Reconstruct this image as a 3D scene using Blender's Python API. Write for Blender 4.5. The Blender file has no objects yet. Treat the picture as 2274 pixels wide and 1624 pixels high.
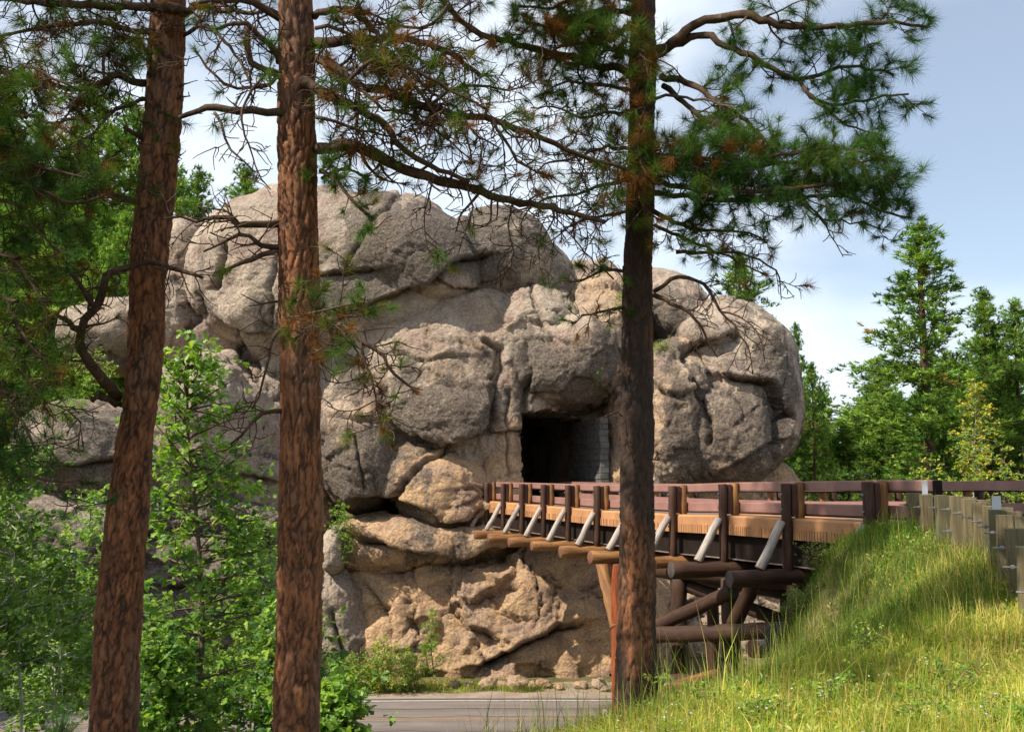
import bpy, math, random
import numpy as np
from mathutils import Vector, Matrix

# ------------------------------------------------------------------ camera, sky, sun, exposure
SC = bpy.context.scene
COL = SC.collection
FPX = 35.0 / 36.0 * 2273.0          # focal length on a 2273 px wide picture
CX, CY, HORIZON = 1136.5, 812.0, 1063.0
PITCH = math.atan((HORIZON - CY) / FPX)
EYE = 10.0                           # eye height above the road below

cam_d = bpy.data.cameras.new('camera')
cam_d.lens = 35.0; cam_d.sensor_width = 36.0; cam_d.clip_start = 0.1; cam_d.clip_end = 3000
cam = bpy.data.objects.new('camera', cam_d); COL.objects.link(cam)
cam.location = (0, 0, EYE); cam.rotation_euler = (math.pi / 2 + PITCH, 0, 0)
SC.camera = cam

SUN_EL = math.radians(48)
SUN_H = Vector((-0.885, -0.465)).normalized()
TO_SUN = Vector((SUN_H.x * math.cos(SUN_EL), SUN_H.y * math.cos(SUN_EL), math.sin(SUN_EL)))

def node(t, typ, ins=None, **props):
    n = t.nodes.new(typ)
    for k, v in props.items():
        setattr(n, k, v)
    for k, v in (ins or {}).items():
        s = n.inputs[k]
        if isinstance(v, bpy.types.NodeSocket):
            t.links.new(v, s)
        else:
            s.default_value = v
    return n

world = bpy.data.worlds.new('World'); SC.world = world
world.use_nodes = True
wt = world.node_tree; wt.nodes.clear()
sky = node(wt, 'ShaderNodeTexSky', sky_type='NISHITA', sun_disc=False, sun_elevation=SUN_EL,
           sun_rotation=math.atan2(TO_SUN.x, TO_SUN.y), air_density=1.0, dust_density=0.4, ozone_density=1.2)
wc = node(wt, 'ShaderNodeTexCoord')
wm = node(wt, 'ShaderNodeMapping', {'Vector': wc.outputs['Generated'], 'Scale': (1.3, 1.3, 3.0), 'Location': (0.35, 0.1, 0.0)})
cn = node(wt, 'ShaderNodeTexNoise', {'Vector': wm.outputs[0], 'Scale': 1.5, 'Detail': 5.0, 'Roughness': 0.48, 'Distortion': 0.1})
cr = node(wt, 'ShaderNodeMapRange', {'Value': cn.outputs['Fac'], 'From Min': 0.38, 'From Max': 0.64, 'To Min': 0.24, 'To Max': 0.92}, interpolation_type='SMOOTHSTEP')
cm = node(wt, 'ShaderNodeMix', {0: cr.outputs[0], 6: sky.outputs[0], 7: (8.2, 8.9, 9.6, 1)}, data_type='RGBA')
bg = node(wt, 'ShaderNodeBackground', {'Color': cm.outputs[2], 'Strength': 0.092})
wo = node(wt, 'ShaderNodeOutputWorld', {'Surface': bg.outputs[0]})

sun_d = bpy.data.lights.new('sun', 'SUN'); sun_d.energy = 5.0; sun_d.angle = math.radians(0.55); sun_d.color = (1.0, 0.92, 0.78)
sun = bpy.data.objects.new('sun', sun_d); COL.objects.link(sun)
sun.rotation_euler = (-TO_SUN).to_track_quat('-Z', 'Y').to_euler()
sun.location = (-30, -20, 60)

SC.view_settings.view_transform = 'Standard'; SC.view_settings.look = 'None'
SC.view_settings.exposure = 0.64; SC.view_settings.gamma = 1.0
SC.render.engine = 'CYCLES'
SC.cycles.use_adaptive_sampling = True; SC.cycles.adaptive_threshold = 0.02
SC.cycles.max_bounces = 5; SC.cycles.diffuse_bounces = 2; SC.cycles.glossy_bounces = 2
SC.cycles.transmission_bounces = 3; SC.cycles.transparent_max_bounces = 4
SC.cycles.caustics_reflective = False; SC.cycles.caustics_refractive = False

# ------------------------------------------------------------------ helpers
RNG = np.random.default_rng(7)
random.seed(11)

def P(u, v, Y):
    """photo position (2273 x 1624) at ground distance Y -> world point"""
    a, b = u - CX, CY - v
    dy = FPX * math.cos(PITCH) - b * math.sin(PITCH)
    dz = FPX * math.sin(PITCH) + b * math.cos(PITCH)
    t = Y / dy
    return np.array((a * t, Y, EYE + dz * t))

def mesh_np(name, V, polys, smooth=True, attrs=None, mat_index=None):
    V = np.asarray(V, dtype=np.float32)
    me = bpy.data.meshes.new(name)
    polys = [np.asarray(p, dtype=np.int32) for p in polys if len(p)]
    nl = sum(p.size for p in polys); npol = sum(len(p) for p in polys)
    me.vertices.add(len(V)); me.vertices.foreach_set('co', V.ravel())
    me.loops.add(nl); me.polygons.add(npol)
    me.loops.foreach_set('vertex_index', np.concatenate([p.ravel() for p in polys]))
    tot = np.concatenate([np.full(len(p), p.shape[1], np.int32) for p in polys])
    st = np.zeros(npol, np.int32); st[1:] = np.cumsum(tot)[:-1]
    me.polygons.foreach_set('loop_start', st)
    me.polygons.foreach_set('loop_total', tot)
    me.polygons.foreach_set('use_smooth', np.full(npol, smooth, dtype=bool))
    if mat_index is not None:
        me.polygons.foreach_set('material_index', np.asarray(mat_index, np.int32))
    for k, a in (attrs or {}).items():
        a = np.asarray(a, dtype=np.float32)
        if a.ndim == 1:
            at = me.attributes.new(k, 'FLOAT', 'POINT'); at.data.foreach_set('value', a)
        elif a.shape[1] == 3:
            at = me.attributes.new(k, 'FLOAT_VECTOR', 'POINT'); at.data.foreach_set('vector', a.ravel())
        else:
            at = me.attributes.new(k, 'FLOAT_COLOR', 'POINT'); at.data.foreach_set('color', a.ravel())
    me.update(calc_edges=True); me.validate()
    return me

def obj(name, me, mat, parent=None, loc=None):
    o = bpy.data.objects.new(name, me); COL.objects.link(o)
    for m in (mat if isinstance(mat, (list, tuple)) else [mat]):
        if me is not None and len(me.materials) < (len(mat) if isinstance(mat, (list, tuple)) else 1):
            me.materials.append(m)
    if parent is not None:
        o.parent = parent
    if loc is not None:
        o.location = loc
    return o

def tag(o, label, cat, group=None, kind=None):
    if label: o['label'] = label
    if cat: o['category'] = cat
    if group: o['group'] = group
    if kind: o['kind'] = kind
    return o

def empty(name, loc, label=None, cat=None, group=None):
    o = bpy.data.objects.new(name, None); COL.objects.link(o)
    o.empty_display_size = 0.3; o.location = tuple(float(c) for c in loc)
    return tag(o, label, cat, group)

def hraw(ix, iy, iz, seed):
    h = ix.astype(np.uint32) * np.uint32(374761393) + iy.astype(np.uint32) * np.uint32(668265263) + iz.astype(np.uint32) * np.uint32(3266489917) + np.uint32((seed * 1274126177 + 374761) & 0xffffffff)
    h = (h ^ (h >> np.uint32(15))) * np.uint32(2246822519)
    h = (h ^ (h >> np.uint32(13))) * np.uint32(3266489917)
    return h ^ (h >> np.uint32(16))
def hsh(ix, iy, iz, seed):
    return (hraw(ix, iy, iz, seed) & np.uint32(0xffffff)).astype(np.float32) * np.float32(1 / 16777216.0)
_gr = np.random.default_rng(1).normal(size=(1024, 3)); _gr = (_gr / np.linalg.norm(_gr, axis=1)[:, None]).astype(np.float32)
GX, GY, GZ = (np.ascontiguousarray(_gr[:, k]) for k in range(3))

def noise3(p, seed=0):
    p = np.asarray(p, dtype=np.float32)
    i = np.floor(p); f = p - i; i = i.astype(np.int32)
    fx, fy, fz = (np.ascontiguousarray(f[:, k]) for k in range(3)); I0, I1, I2 = (np.ascontiguousarray(i[:, k]) for k in range(3))
    w = [q * q * q * (q * (q * 6 - 15) + 10) for q in (fx, fy, fz)]
    r = np.zeros(len(p), np.float32)
    for dx in (0, 1):
        for dy in (0, 1):
            for dz in (0, 1):
                h = hraw(I0 + dx, I1 + dy, I2 + dz, seed) & np.uint32(1023)
                g = GX[h] * (fx - dx) + GY[h] * (fy - dy) + GZ[h] * (fz - dz)
                r += g * (w[0] if dx else 1 - w[0]) * (w[1] if dy else 1 - w[1]) * (w[2] if dz else 1 - w[2])
    return r * np.float32(1.5)

def fbm(p, octv, seed=0, gain=0.5, ridged=False):
    r = 0; a = 1.0; t = 0
    q = np.asarray(p, np.float32)
    for o in range(octv):
        n = noise3(q, seed + o * 17)
        if ridged: n = 1 - 2 * np.abs(n)
        r = r + a * n; t += a; a *= gain; q = q * 2.03 + 5.7
    return r / t

def worley(p, seed=0):
    p = np.asarray(p, np.float32); i = np.floor(p).astype(np.int32)
    f1 = np.full(len(p), 9.0, np.float32); f2 = f1.copy(); idv = np.zeros(len(p), np.float32)
    for dx in (-1, 0, 1):
        for dy in (-1, 0, 1):
            for dz in (-1, 0, 1):
                a, b, c = i[:, 0] + dx, i[:, 1] + dy, i[:, 2] + dz
                hx = hsh(a, b, c, seed); hy = hsh(a, b, c, seed + 1); hz = hsh(a, b, c, seed + 2)
                d = np.sqrt((a + hx - p[:, 0]) ** 2 + (b + hy - p[:, 1]) ** 2 + (c + hz - p[:, 2]) ** 2)
                m = d < f1
                f2 = np.where(m, f1, np.minimum(f2, d)); idv = np.where(m, hx, idv); f1 = np.where(m, d, f1)
    return f1, f2, idv

def facets(p, seed):
    """piecewise planar offsets: each cell gets its own tilt"""
    p = np.asarray(p, np.float32); i = np.floor(p).astype(np.int32)
    f1 = np.full(len(p), 9.0, np.float32); f2 = f1.copy(); val = np.zeros(len(p), np.float32)
    for dx in (-1, 0, 1):
        for dy in (-1, 0, 1):
            for dz in (-1, 0, 1):
                a, b, c = i[:, 0] + dx, i[:, 1] + dy, i[:, 2] + dz
                hx = hsh(a, b, c, seed); hy = hsh(a, b, c, seed + 1); hz = hsh(a, b, c, seed + 2)
                ex, ey, ez = p[:, 0] - a - hx, p[:, 1] - b - hy, p[:, 2] - c - hz
                d = np.sqrt(ex * ex + ey * ey + ez * ez)
                k = hraw(a, b, c, seed + 7) & np.uint32(1023)
                g = GX[k] * ex + GY[k] * ey + GZ[k] * ez + (hx - 0.5) * 0.5
                m = d < f1
                f2 = np.where(m, f1, np.minimum(f2, d)); val = np.where(m, g, val); f1 = np.where(m, d, f1)
    return val, f2 - f1

def project(W):
    """world points -> photo position"""
    r = W - np.array((0, 0, EYE)); cp, sp = math.cos(PITCH), math.sin(PITCH)
    dep = r[:, 1] * cp + r[:, 2] * sp; up = -r[:, 1] * sp + r[:, 2] * cp
    return CX + FPX * r[:, 0] / dep, CY - FPX * up / dep

def smooth(a, b, x):
    t = np.clip((x - a) / (b - a), 0, 1); return t * t * (3 - 2 * t)

def grid_quads(nu, nv, wrap=False):
    i = np.arange(nu - 1)[:, None]; j = np.arange(nv if wrap else nv - 1)[None, :]
    j2 = (j + 1) % nv
    q = np.stack(np.broadcast_arrays(i * nv + j, i * nv + j2, (i + 1) * nv + j2, (i + 1) * nv + j), -1)
    return q.reshape(-1, 4)

def catmull(pts, step):
    pts = np.asarray(pts, float)
    if len(pts) == 2:
        n = max(2, int(np.linalg.norm(pts[1] - pts[0]) / step) + 1)
        return pts[0] + (pts[1] - pts[0]) * np.linspace(0, 1, n)[:, None]
    e = np.vstack([2 * pts[0] - pts[1], pts, 2 * pts[-1] - pts[-2]])
    out = []
    for k in range(1, len(e) - 2):
        n = max(1, int(np.linalg.norm(e[k + 1] - e[k]) / step))
        t = np.linspace(0, 1, n, endpoint=False)[:, None]
        p0, p1, p2, p3 = e[k - 1], e[k], e[k + 1], e[k + 2]
        out.append(0.5 * (2 * p1 + (p2 - p0) * t + (2 * p0 - 5 * p1 + 4 * p2 - p3) * t ** 2 + (3 * p1 - p0 - 3 * p2 + p3) * t ** 3))
    out.append(pts[-1:])
    return np.vstack(out)

class Tubes:
    def __init__(self): self.V = []; self.Q = []; self.T = []; self.G = []; self.n = 0
    def add(self, path, rad, sides=5, cap=True):
        path = np.asarray(path, float); n = len(path)
        rad = np.broadcast_to(np.asarray(rad, float), (n,))
        t = np.gradient(path, axis=0); t /= np.linalg.norm(t, axis=1)[:, None] + 1e-9
        m = t.mean(0); ref = np.zeros(3); ref[int(np.argmin(np.abs(m)))] = 1.0
        a = np.cross(t, ref); a /= np.linalg.norm(a, axis=1)[:, None] + 1e-9
        b = np.cross(t, a)
        th = np.linspace(0, 2 * math.pi, sides, endpoint=False)
        ring = a[:, None, :] * np.cos(th)[None, :, None] + b[:, None, :] * np.sin(th)[None, :, None]
        v = (path[:, None, :] + ring * rad[:, None, None]).reshape(-1, 3)
        L = np.concatenate([[0], np.cumsum(np.linalg.norm(np.diff(path, axis=0), axis=1))])
        g = np.stack(np.broadcast_arrays(np.cos(th)[None, :] * rad[:, None], np.sin(th)[None, :] * rad[:, None], L[:, None]), -1).reshape(-1, 3)
        self.V.append(v); self.G.append(g); self.Q.append(grid_quads(n, sides, True) + self.n)
        if cap:
            for e, s in ((0, 1), (n - 1, -1)):
                base = self.n + e * sides
                for k in range(1, sides - 1):
                    self.T.append((base, base + (k + 1 if s > 0 else k), base + (k if s > 0 else k + 1)))
        self.n += len(v)
    def mesh(self, name, org=(0, 0, 0), smooth=True):
        V = np.vstack(self.V) - np.asarray(org)
        return mesh_np(name, V, [np.vstack(self.Q), np.array(self.T, np.int32).reshape(-1, 3)], smooth, {'gc': np.vstack(self.G)})

# ------------------------------------------------------------------ materials
def new_mat(name):
    m = bpy.data.materials.new(name); m.use_nodes = True
    t = m.node_tree; t.nodes.clear()
    out = node(t, 'ShaderNodeOutputMaterial')
    return m, t, out

def ramp(t, fac, a, b, to0=0.0, to1=1.0):
    return node(t, 'ShaderNodeMapRange', {'Value': fac, 'From Min': a, 'From Max': b, 'To Min': to0, 'To Max': to1}, interpolation_type='SMOOTHSTEP').outputs[0]

def mixc(t, fac, a, b, mode='MIX'):
    ins = {0: fac}
    ins[6] = a if isinstance(a, bpy.types.NodeSocket) else (*a, 1)
    ins[7] = b if isinstance(b, bpy.types.NodeSocket) else (*b, 1)
    return node(t, 'ShaderNodeMix', ins, data_type='RGBA', blend_type=mode).outputs[2]

def nz(t, vec, scale, detail=4.0, rough=0.55, dist=0.0):
    return node(t, 'ShaderNodeTexNoise', {'Vector': vec, 'Scale': scale, 'Detail': detail, 'Roughness': rough, 'Distortion': dist}).outputs['Fac']

def mapping(t, vec, scale):
    return node(t, 'ShaderNodeMapping', {'Vector': vec, 'Scale': scale}).outputs[0]

def attr(t, name, out='Fac'):
    return node(t, 'ShaderNodeAttribute', attribute_name=name).outputs[out]

def bsdf(t, out, col, rough=0.85, bump=None, bstr=0.5, bdist=0.02, spec=0.3, metallic=0.0):
    ins = {'Base Color': col if isinstance(col, bpy.types.NodeSocket) else (*col, 1), 'Roughness': rough, 'Specular IOR Level': spec, 'Metallic': metallic}
    if bump is not None:
        ins['Normal'] = node(t, 'ShaderNodeBump', {'Height': bump, 'Strength': bstr, 'Distance': bdist}).outputs[0]
    b = node(t, 'ShaderNodeBsdfPrincipled', ins)
    t.links.new(b.outputs[0], out.inputs[0]); return b

def math_n(t, op, a, b):
    return node(t, 'ShaderNodeMath', {0: a, 1: b}, operation=op).outputs[0]

def make_rock():
    m, t, out = new_mat('granite')
    pos = node(t, 'ShaderNodeNewGeometry').outputs['Position']
    big = nz(t, pos, 0.28, 4, 0.6)
    mid = nz(t, pos, 1.3, 4, 0.65)
    fine = nz(t, pos, 9.0, 3, 0.75)
    grey = mixc(t, ramp(t, big, 0.38, 0.62), (0.52, 0.41, 0.315), (0.35, 0.275, 0.22))
    warm = mixc(t, ramp(t, mid, 0.35, 0.65), (0.62, 0.385, 0.195), (0.47, 0.275, 0.145))
    wf = math_n(t, 'ADD', attr(t, 'warm'), math_n(t, 'MULTIPLY', math_n(t, 'SUBTRACT', big, 0.5), 1.2))
    c = mixc(t, ramp(t, wf, 0.2, 0.9), grey, warm)
    pink = nz(t, pos, 0.55, 3, 0.5)
    c = mixc(t, ramp(t, pink, 0.46, 0.66, 0, 0.62), c, (0.27, 0.17, 0.14))
    streak = nz(t, mapping(t, pos, (0.30, 0.30, 0.13)), 1.0, 5, 0.66)
    sm = math_n(t, 'ADD', math_n(t, 'ADD', math_n(t, 'MULTIPLY', streak, 0.75), math_n(t, 'MULTIPLY', mid, 0.25)), math_n(t, 'MULTIPLY', math_n(t, 'SUBTRACT', attr(t, 'stain_shade'), 0.6), 0.2))
    c = mixc(t, ramp(t, sm, 0.47, 0.57, 0, 0.86), c, (0.07, 0.052, 0.045))  # dark rock varnish, with some painted shade mixed in
    lich = nz(t, pos, 3.2, 3, 0.7)
    c = mixc(t, ramp(t, lich, 0.6, 0.7, 0, 0.55), c, (0.43, 0.41, 0.34))
    dk = nz(t, pos, 5.0, 3, 0.75)
    c = mixc(t, ramp(t, dk, 0.56, 0.70, 0, 0.45), c, (0.085, 0.07, 0.06))
    c = mixc(t, ramp(t, fine, 0.3, 0.7, 0, 1), mixc(t, 0.42, c, (0.03, 0.025, 0.02)), mixc(t, 0.18, c, (0.62, 0.54, 0.44)))
    c = mixc(t, math_n(t, 'MULTIPLY', attr(t, 'crack'), 0.75), c, (0.04, 0.032, 0.026))
    v = node(t, 'ShaderNodeTexVoronoi', {'Vector': pos, 'Scale': 4.0}).outputs['Distance']
    h = math_n(t, 'ADD', math_n(t, 'ADD', nz(t, pos, 2.4, 6, 0.72), math_n(t, 'MULTIPLY', fine, 0.35)), math_n(t, 'MULTIPLY', v, 0.25))
    bsdf(t, out, c, 0.9, h, 1.0, 0.22, 0.2)
    return m

def make_bark():
    m, t, out = new_mat('pine_bark')
    gc = attr(t, 'gc', 'Vector')
    n1 = nz(t, mapping(t, gc, (9, 9, 2.2)), 1.0, 5, 0.6)
    n2 = nz(t, mapping(t, gc, (60, 60, 22)), 1.0, 5, 0.65)
    n3 = nz(t, mapping(t, gc, (3.2, 3.2, 1.1)), 1.0, 3, 0.5)
    c = mixc(t, ramp(t, n1, 0.35, 0.65), (0.25, 0.094, 0.04), (0.16, 0.062, 0.031))
    pl = attr(t, 'plate')
    c = mixc(t, ramp(t, pl, 0.2, 0.5, 0.5, 0), c, (0.14, 0.065, 0.038))
    c = mixc(t, ramp(t, pl, 0.6, 0.85, 0, 0.5), c, (0.35, 0.15, 0.068))
    c = mixc(t, ramp(t, n3, 0.45, 0.64, 0, 0.55), c, (0.15, 0.10, 0.075))
    c = mixc(t, ramp(t, n2, 0.35, 0.7, 0, 0.35), c, (0.36, 0.19, 0.10))
    c = mixc(t, math_n(t, 'MULTIPLY', attr(t, 'crack'), 0.88), c, (0.03, 0.018, 0.013))
    c = mixc(t, attr(t, 'char'), c, (0.028, 0.024, 0.022))
    bsdf(t, out, c, 0.9, n2, 0.7, 0.012, 0.15)
    return m

def make_twig(name, a, b, lich=None):
    m, t, out = new_mat(name)
    pos = node(t, 'ShaderNodeNewGeometry').outputs['Position']
    c = mixc(t, ramp(t, nz(t, pos, 14, 4, 0.6), 0.35, 0.65), a, b)
    if lich:
        c = mixc(t, ramp(t, nz(t, pos, 7, 4, 0.6), 0.6, 0.72, 0, 0.6), c, lich)
    bsdf(t, out, c, 0.9, nz(t, pos, 60, 4, 0.6), 0.6, 0.01, 0.15)
    return m

def make_leaf(name, trans=0.35, rough=0.5, gain=1.0, gloss=False):
    m, t, out = new_mat(name)
    c = attr(t, 'tint', 'Color')
    p = node(t, 'ShaderNodeBsdfPrincipled', {'Base Color': c, 'Roughness': rough, 'Specular IOR Level': 0.3}) if gloss else node(t, 'ShaderNodeBsdfDiffuse', {'Color': c})
    tr = node(t, 'ShaderNodeBsdfTranslucent', {'Color': mixc(t, 1.0, c, (1.5 * gain, 1.5 * gain, 0.6), 'MULTIPLY')})
    mx = node(t, 'ShaderNodeMixShader', {0: trans, 1: p.outputs[0], 2: tr.outputs[0]})
    t.links.new(mx.outputs[0], out.inputs[0]); return m

def make_log(name, a, b, dark, crack=0.6, rough=0.7):
    m, t, out = new_mat(name)
    gc = attr(t, 'gc', 'Vector')
    rnd = node(t, 'ShaderNodeObjectInfo').outputs['Random']
    off = node(t, 'ShaderNodeVectorMath', {0: gc, 1: node(t, 'ShaderNodeCombineXYZ', {0: math_n(t, 'MULTIPLY', rnd, 37.0), 2: math_n(t, 'MULTIPLY', rnd, 11.0)}).outputs[0]}, operation='ADD').outputs[0]
    n1 = nz(t, mapping(t, off, (5, 5, 1.0)), 1.0, 4, 0.6, 0.6)
    n2 = nz(t, mapping(t, off, (42, 42, 1.6)), 1.0, 5, 0.65, 0.3)
    c = mixc(t, ramp(t, n1, 0.35, 0.65), a, b)
    c = mixc(t, ramp(t, n2, 0.5, 0.64, 0, crack), c, dark)
    kn = nz(t, mapping(t, off, (7, 7, 4)), 1.0, 2, 0.4)
    c = mixc(t, ramp(t, kn, 0.68, 0.74, 0, 0.7), c, dark)
    bsdf(t, out, c, rough, n2, 0.6, 0.02, 0.25)
    return m

def make_plain(name, a, b, scale=3.0, rough=0.8, bstr=0.3, bdist=0.01, speck=None, spec=0.25, metallic=0.0):
    m, t, out = new_mat(name)
    pos = node(t, 'ShaderNodeNewGeometry').outputs['Position']
    n1 = nz(t, pos, scale, 6, 0.6)
    c = mixc(t, ramp(t, n1, 0.35, 0.65), a, b)
    if speck:
        c = mixc(t, ramp(t, nz(t, pos, scale * 9, 5, 0.7), 0.55, 0.7, 0, 0.6), c, speck)
    bsdf(t, out, c, rough, nz(t, pos, scale * 12, 5, 0.65), bstr, bdist, spec, metallic)
    return m

def make_asphalt():
    m, t, out = new_mat('asphalt')
    pos = node(t, 'ShaderNodeNewGeometry').outputs['Position']
    along = mapping(t, pos, (0.05, 0.9, 1))
    c = mixc(t, ramp(t, nz(t, along, 1.0, 4, 0.6), 0.35, 0.68), (0.215, 0.175, 0.155), (0.145, 0.122, 0.112))
    c = mixc(t, ramp(t, nz(t, pos, 0.5, 5, 0.6), 0.5, 0.75, 0, 0.5), c, (0.26, 0.215, 0.19))
    fine = nz(t, pos, 30, 4, 0.7)
    wv = node(t, 'ShaderNodeMath', {0: math_n(t, 'MULTIPLY', attr(t, 'across'), 3.55)}, operation='COSINE').outputs[0]
    c = mixc(t, math_n(t, 'MULTIPLY', ramp(t, wv, -0.2, 1.0), 0.4), c, (0.11, 0.09, 0.082))
    c = mixc(t, ramp(t, nz(t, mapping(t, pos, (0.35, 2.0, 1)), 1.0, 4, 0.7), 0.58, 0.66, 0, 0.55), c, (0.085, 0.07, 0.064))
    c = mixc(t, ramp(t, fine, 0.3, 0.7, 0, 0.35), c, (0.09, 0.075, 0.07))
    bsdf(t, out, c, 0.88, fine, 0.4, 0.01, 0.25); return m

def make_ground():
    m, t, out = new_mat('soil')
    pos = node(t, 'ShaderNodeNewGeometry').outputs['Position']
    c = mixc(t, ramp(t, nz(t, pos, 0.6, 6, 0.6), 0.35, 0.65), (0.10, 0.085, 0.035), (0.16, 0.12, 0.065))
    c = mixc(t, ramp(t, nz(t, pos, 2.5, 6, 0.65), 0.45, 0.65, 0, 0.7), c, (0.055, 0.07, 0.022))
    bsdf(t, out, c, 0.95, nz(t, pos, 8, 6, 0.7), 0.8, 0.05, 0.1); return m

def make_gravel():
    m, t, out = new_mat('gravel_verge')
    pos = node(t, 'ShaderNodeNewGeometry').outputs['Position']
    v = node(t, 'ShaderNodeTexVoronoi', {'Vector': pos, 'Scale': 22.0})
    c = mixc(t, ramp(t, v.outputs['Distance'], 0.1, 0.6), (0.36, 0.27, 0.20), (0.22, 0.165, 0.125))
    c = mixc(t, ramp(t, nz(t, pos, 0.9, 5, 0.6), 0.4, 0.65, 0, 0.6), c, (0.33, 0.28, 0.23))
    bsdf(t, out, c, 0.95, v.outputs['Distance'], 0.6, 0.02, 0.1); return m

M = dict(
    rock=make_rock(), bark=make_bark(),
    twig=make_twig('dark_twig_bark', (0.05, 0.032, 0.022), (0.10, 0.062, 0.04), (0.16, 0.16, 0.10)),
    dead=make_twig('grey_dead_wood', (0.13, 0.10, 0.08), (0.06, 0.045, 0.035), (0.2, 0.2, 0.13)),
    stem=make_twig('shrub_stem', (0.09, 0.06, 0.04), (0.15, 0.12, 0.09)),
    birch=make_twig('pale_birch_bark', (0.5, 0.47, 0.42), (0.35, 0.32, 0.28)),
    needle=make_leaf('pine_needles', 0.22, 0.45), leaf=make_leaf('broad_leaves', 0.42, 0.4, gloss=True), grass=make_leaf('grass_blades', 0.38, 0.5),
    post=make_log('stained_post', (0.085, 0.04, 0.026), (0.045, 0.024, 0.018), (0.016, 0.01, 0.009)),
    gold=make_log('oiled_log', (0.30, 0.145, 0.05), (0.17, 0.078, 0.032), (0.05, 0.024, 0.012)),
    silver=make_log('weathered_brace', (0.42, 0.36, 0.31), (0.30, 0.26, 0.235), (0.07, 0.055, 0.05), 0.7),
    pier=make_log('shaded_pier_log', (0.065, 0.032, 0.018), (0.036, 0.018, 0.012), (0.03, 0.016, 0.01)),  # shade under the deck is put into this wood colour
    redlog=make_log('red_cedar_log', (0.30, 0.075, 0.022), (0.19, 0.045, 0.016), (0.05, 0.014, 0.006)),
    endg=make_plain('log_end', (0.20, 0.085, 0.05), (0.13, 0.058, 0.036), 6, 0.85, 0.4, 0.01, (0.07, 0.03, 0.02)),
    endd=make_plain('dark_log_end', (0.075, 0.06, 0.055), (0.05, 0.038, 0.034), 6, 0.85, 0.4, 0.01, (0.03, 0.02, 0.018)),
    rail=make_plain('pink_brown_rail_paint', (0.29, 0.155, 0.13), (0.23, 0.12, 0.10), 1.2, 0.5, 0.05, 0.004, (0.22, 0.12, 0.105), 0.35),
    railtop=make_plain('weathered_rail_top', (0.23, 0.165, 0.14), (0.14, 0.095, 0.08), 5, 0.8, 0.5, 0.01, (0.35, 0.28, 0.24)),
    curb=make_plain('tan_concrete', (0.45, 0.225, 0.10), (0.34, 0.165, 0.078), 1.1, 0.85, 0.25, 0.006, (0.33, 0.17, 0.09)),
    steel=make_plain('dark_weathering_steel', (0.022, 0.014, 0.011), (0.014, 0.01, 0.008), 2, 0.9, 0.2, 0.004, None, 0.1),
    galv=make_plain('galvanised_steel', (0.26, 0.26, 0.27), (0.18, 0.18, 0.19), 20, 0.55, 0.1, 0.002, None, 0.5, 0.6),
    refl=make_plain('reflector_sheet', (0.52, 0.54, 0.58), (0.46, 0.48, 0.52), 8, 0.4, 0.05, 0.001),
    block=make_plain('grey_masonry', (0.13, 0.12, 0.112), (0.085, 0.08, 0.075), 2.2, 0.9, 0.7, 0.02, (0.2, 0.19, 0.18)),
    concrete=make_plain('pale_footing', (0.42, 0.36, 0.29), (0.33, 0.28, 0.22), 3, 0.9, 0.5, 0.02, (0.25, 0.2, 0.16)),
    asphalt=make_asphalt(), soil=make_ground(), gravel=make_gravel(),
    white=make_plain('worn_white_paint', (0.55, 0.52, 0.49), (0.38, 0.35, 0.33), 3, 0.75, 0.2, 0.004, (0.27, 0.24, 0.22)),
    yellow=make_plain('worn_yellow_paint', (0.33, 0.20, 0.09), (0.24, 0.165, 0.11), 2, 0.8, 0.2, 0.004, (0.2, 0.16, 0.13)),
)
def make_timber():
    m, t, out = new_mat('treated_timber')
    tc = node(t, 'ShaderNodeTexCoord').outputs['Object']
    rnd = node(t, 'ShaderNodeObjectInfo').outputs['Random']
    off = node(t, 'ShaderNodeVectorMath', {0: tc, 1: node(t, 'ShaderNodeCombineXYZ', {0: math_n(t, 'MULTIPLY', rnd, 23.0)}).outputs[0]}, operation='ADD').outputs[0]
    n2 = nz(t, mapping(t, off, (36, 36, 1.4)), 1.0, 5, 0.6, 0.5)
    n1 = nz(t, mapping(t, off, (3, 3, 1)), 1.0, 3, 0.5)
    c = mixc(t, ramp(t, n1, 0.35, 0.65), (0.20, 0.155, 0.085), (0.13, 0.125, 0.07))
    c = mixc(t, ramp(t, n2, 0.42, 0.62, 0, 0.7), c, (0.11, 0.075, 0.045))
    bsdf(t, out, c, 0.8, n2, 0.5, 0.008, 0.2); return m
M['timber'] = make_timber()

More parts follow.
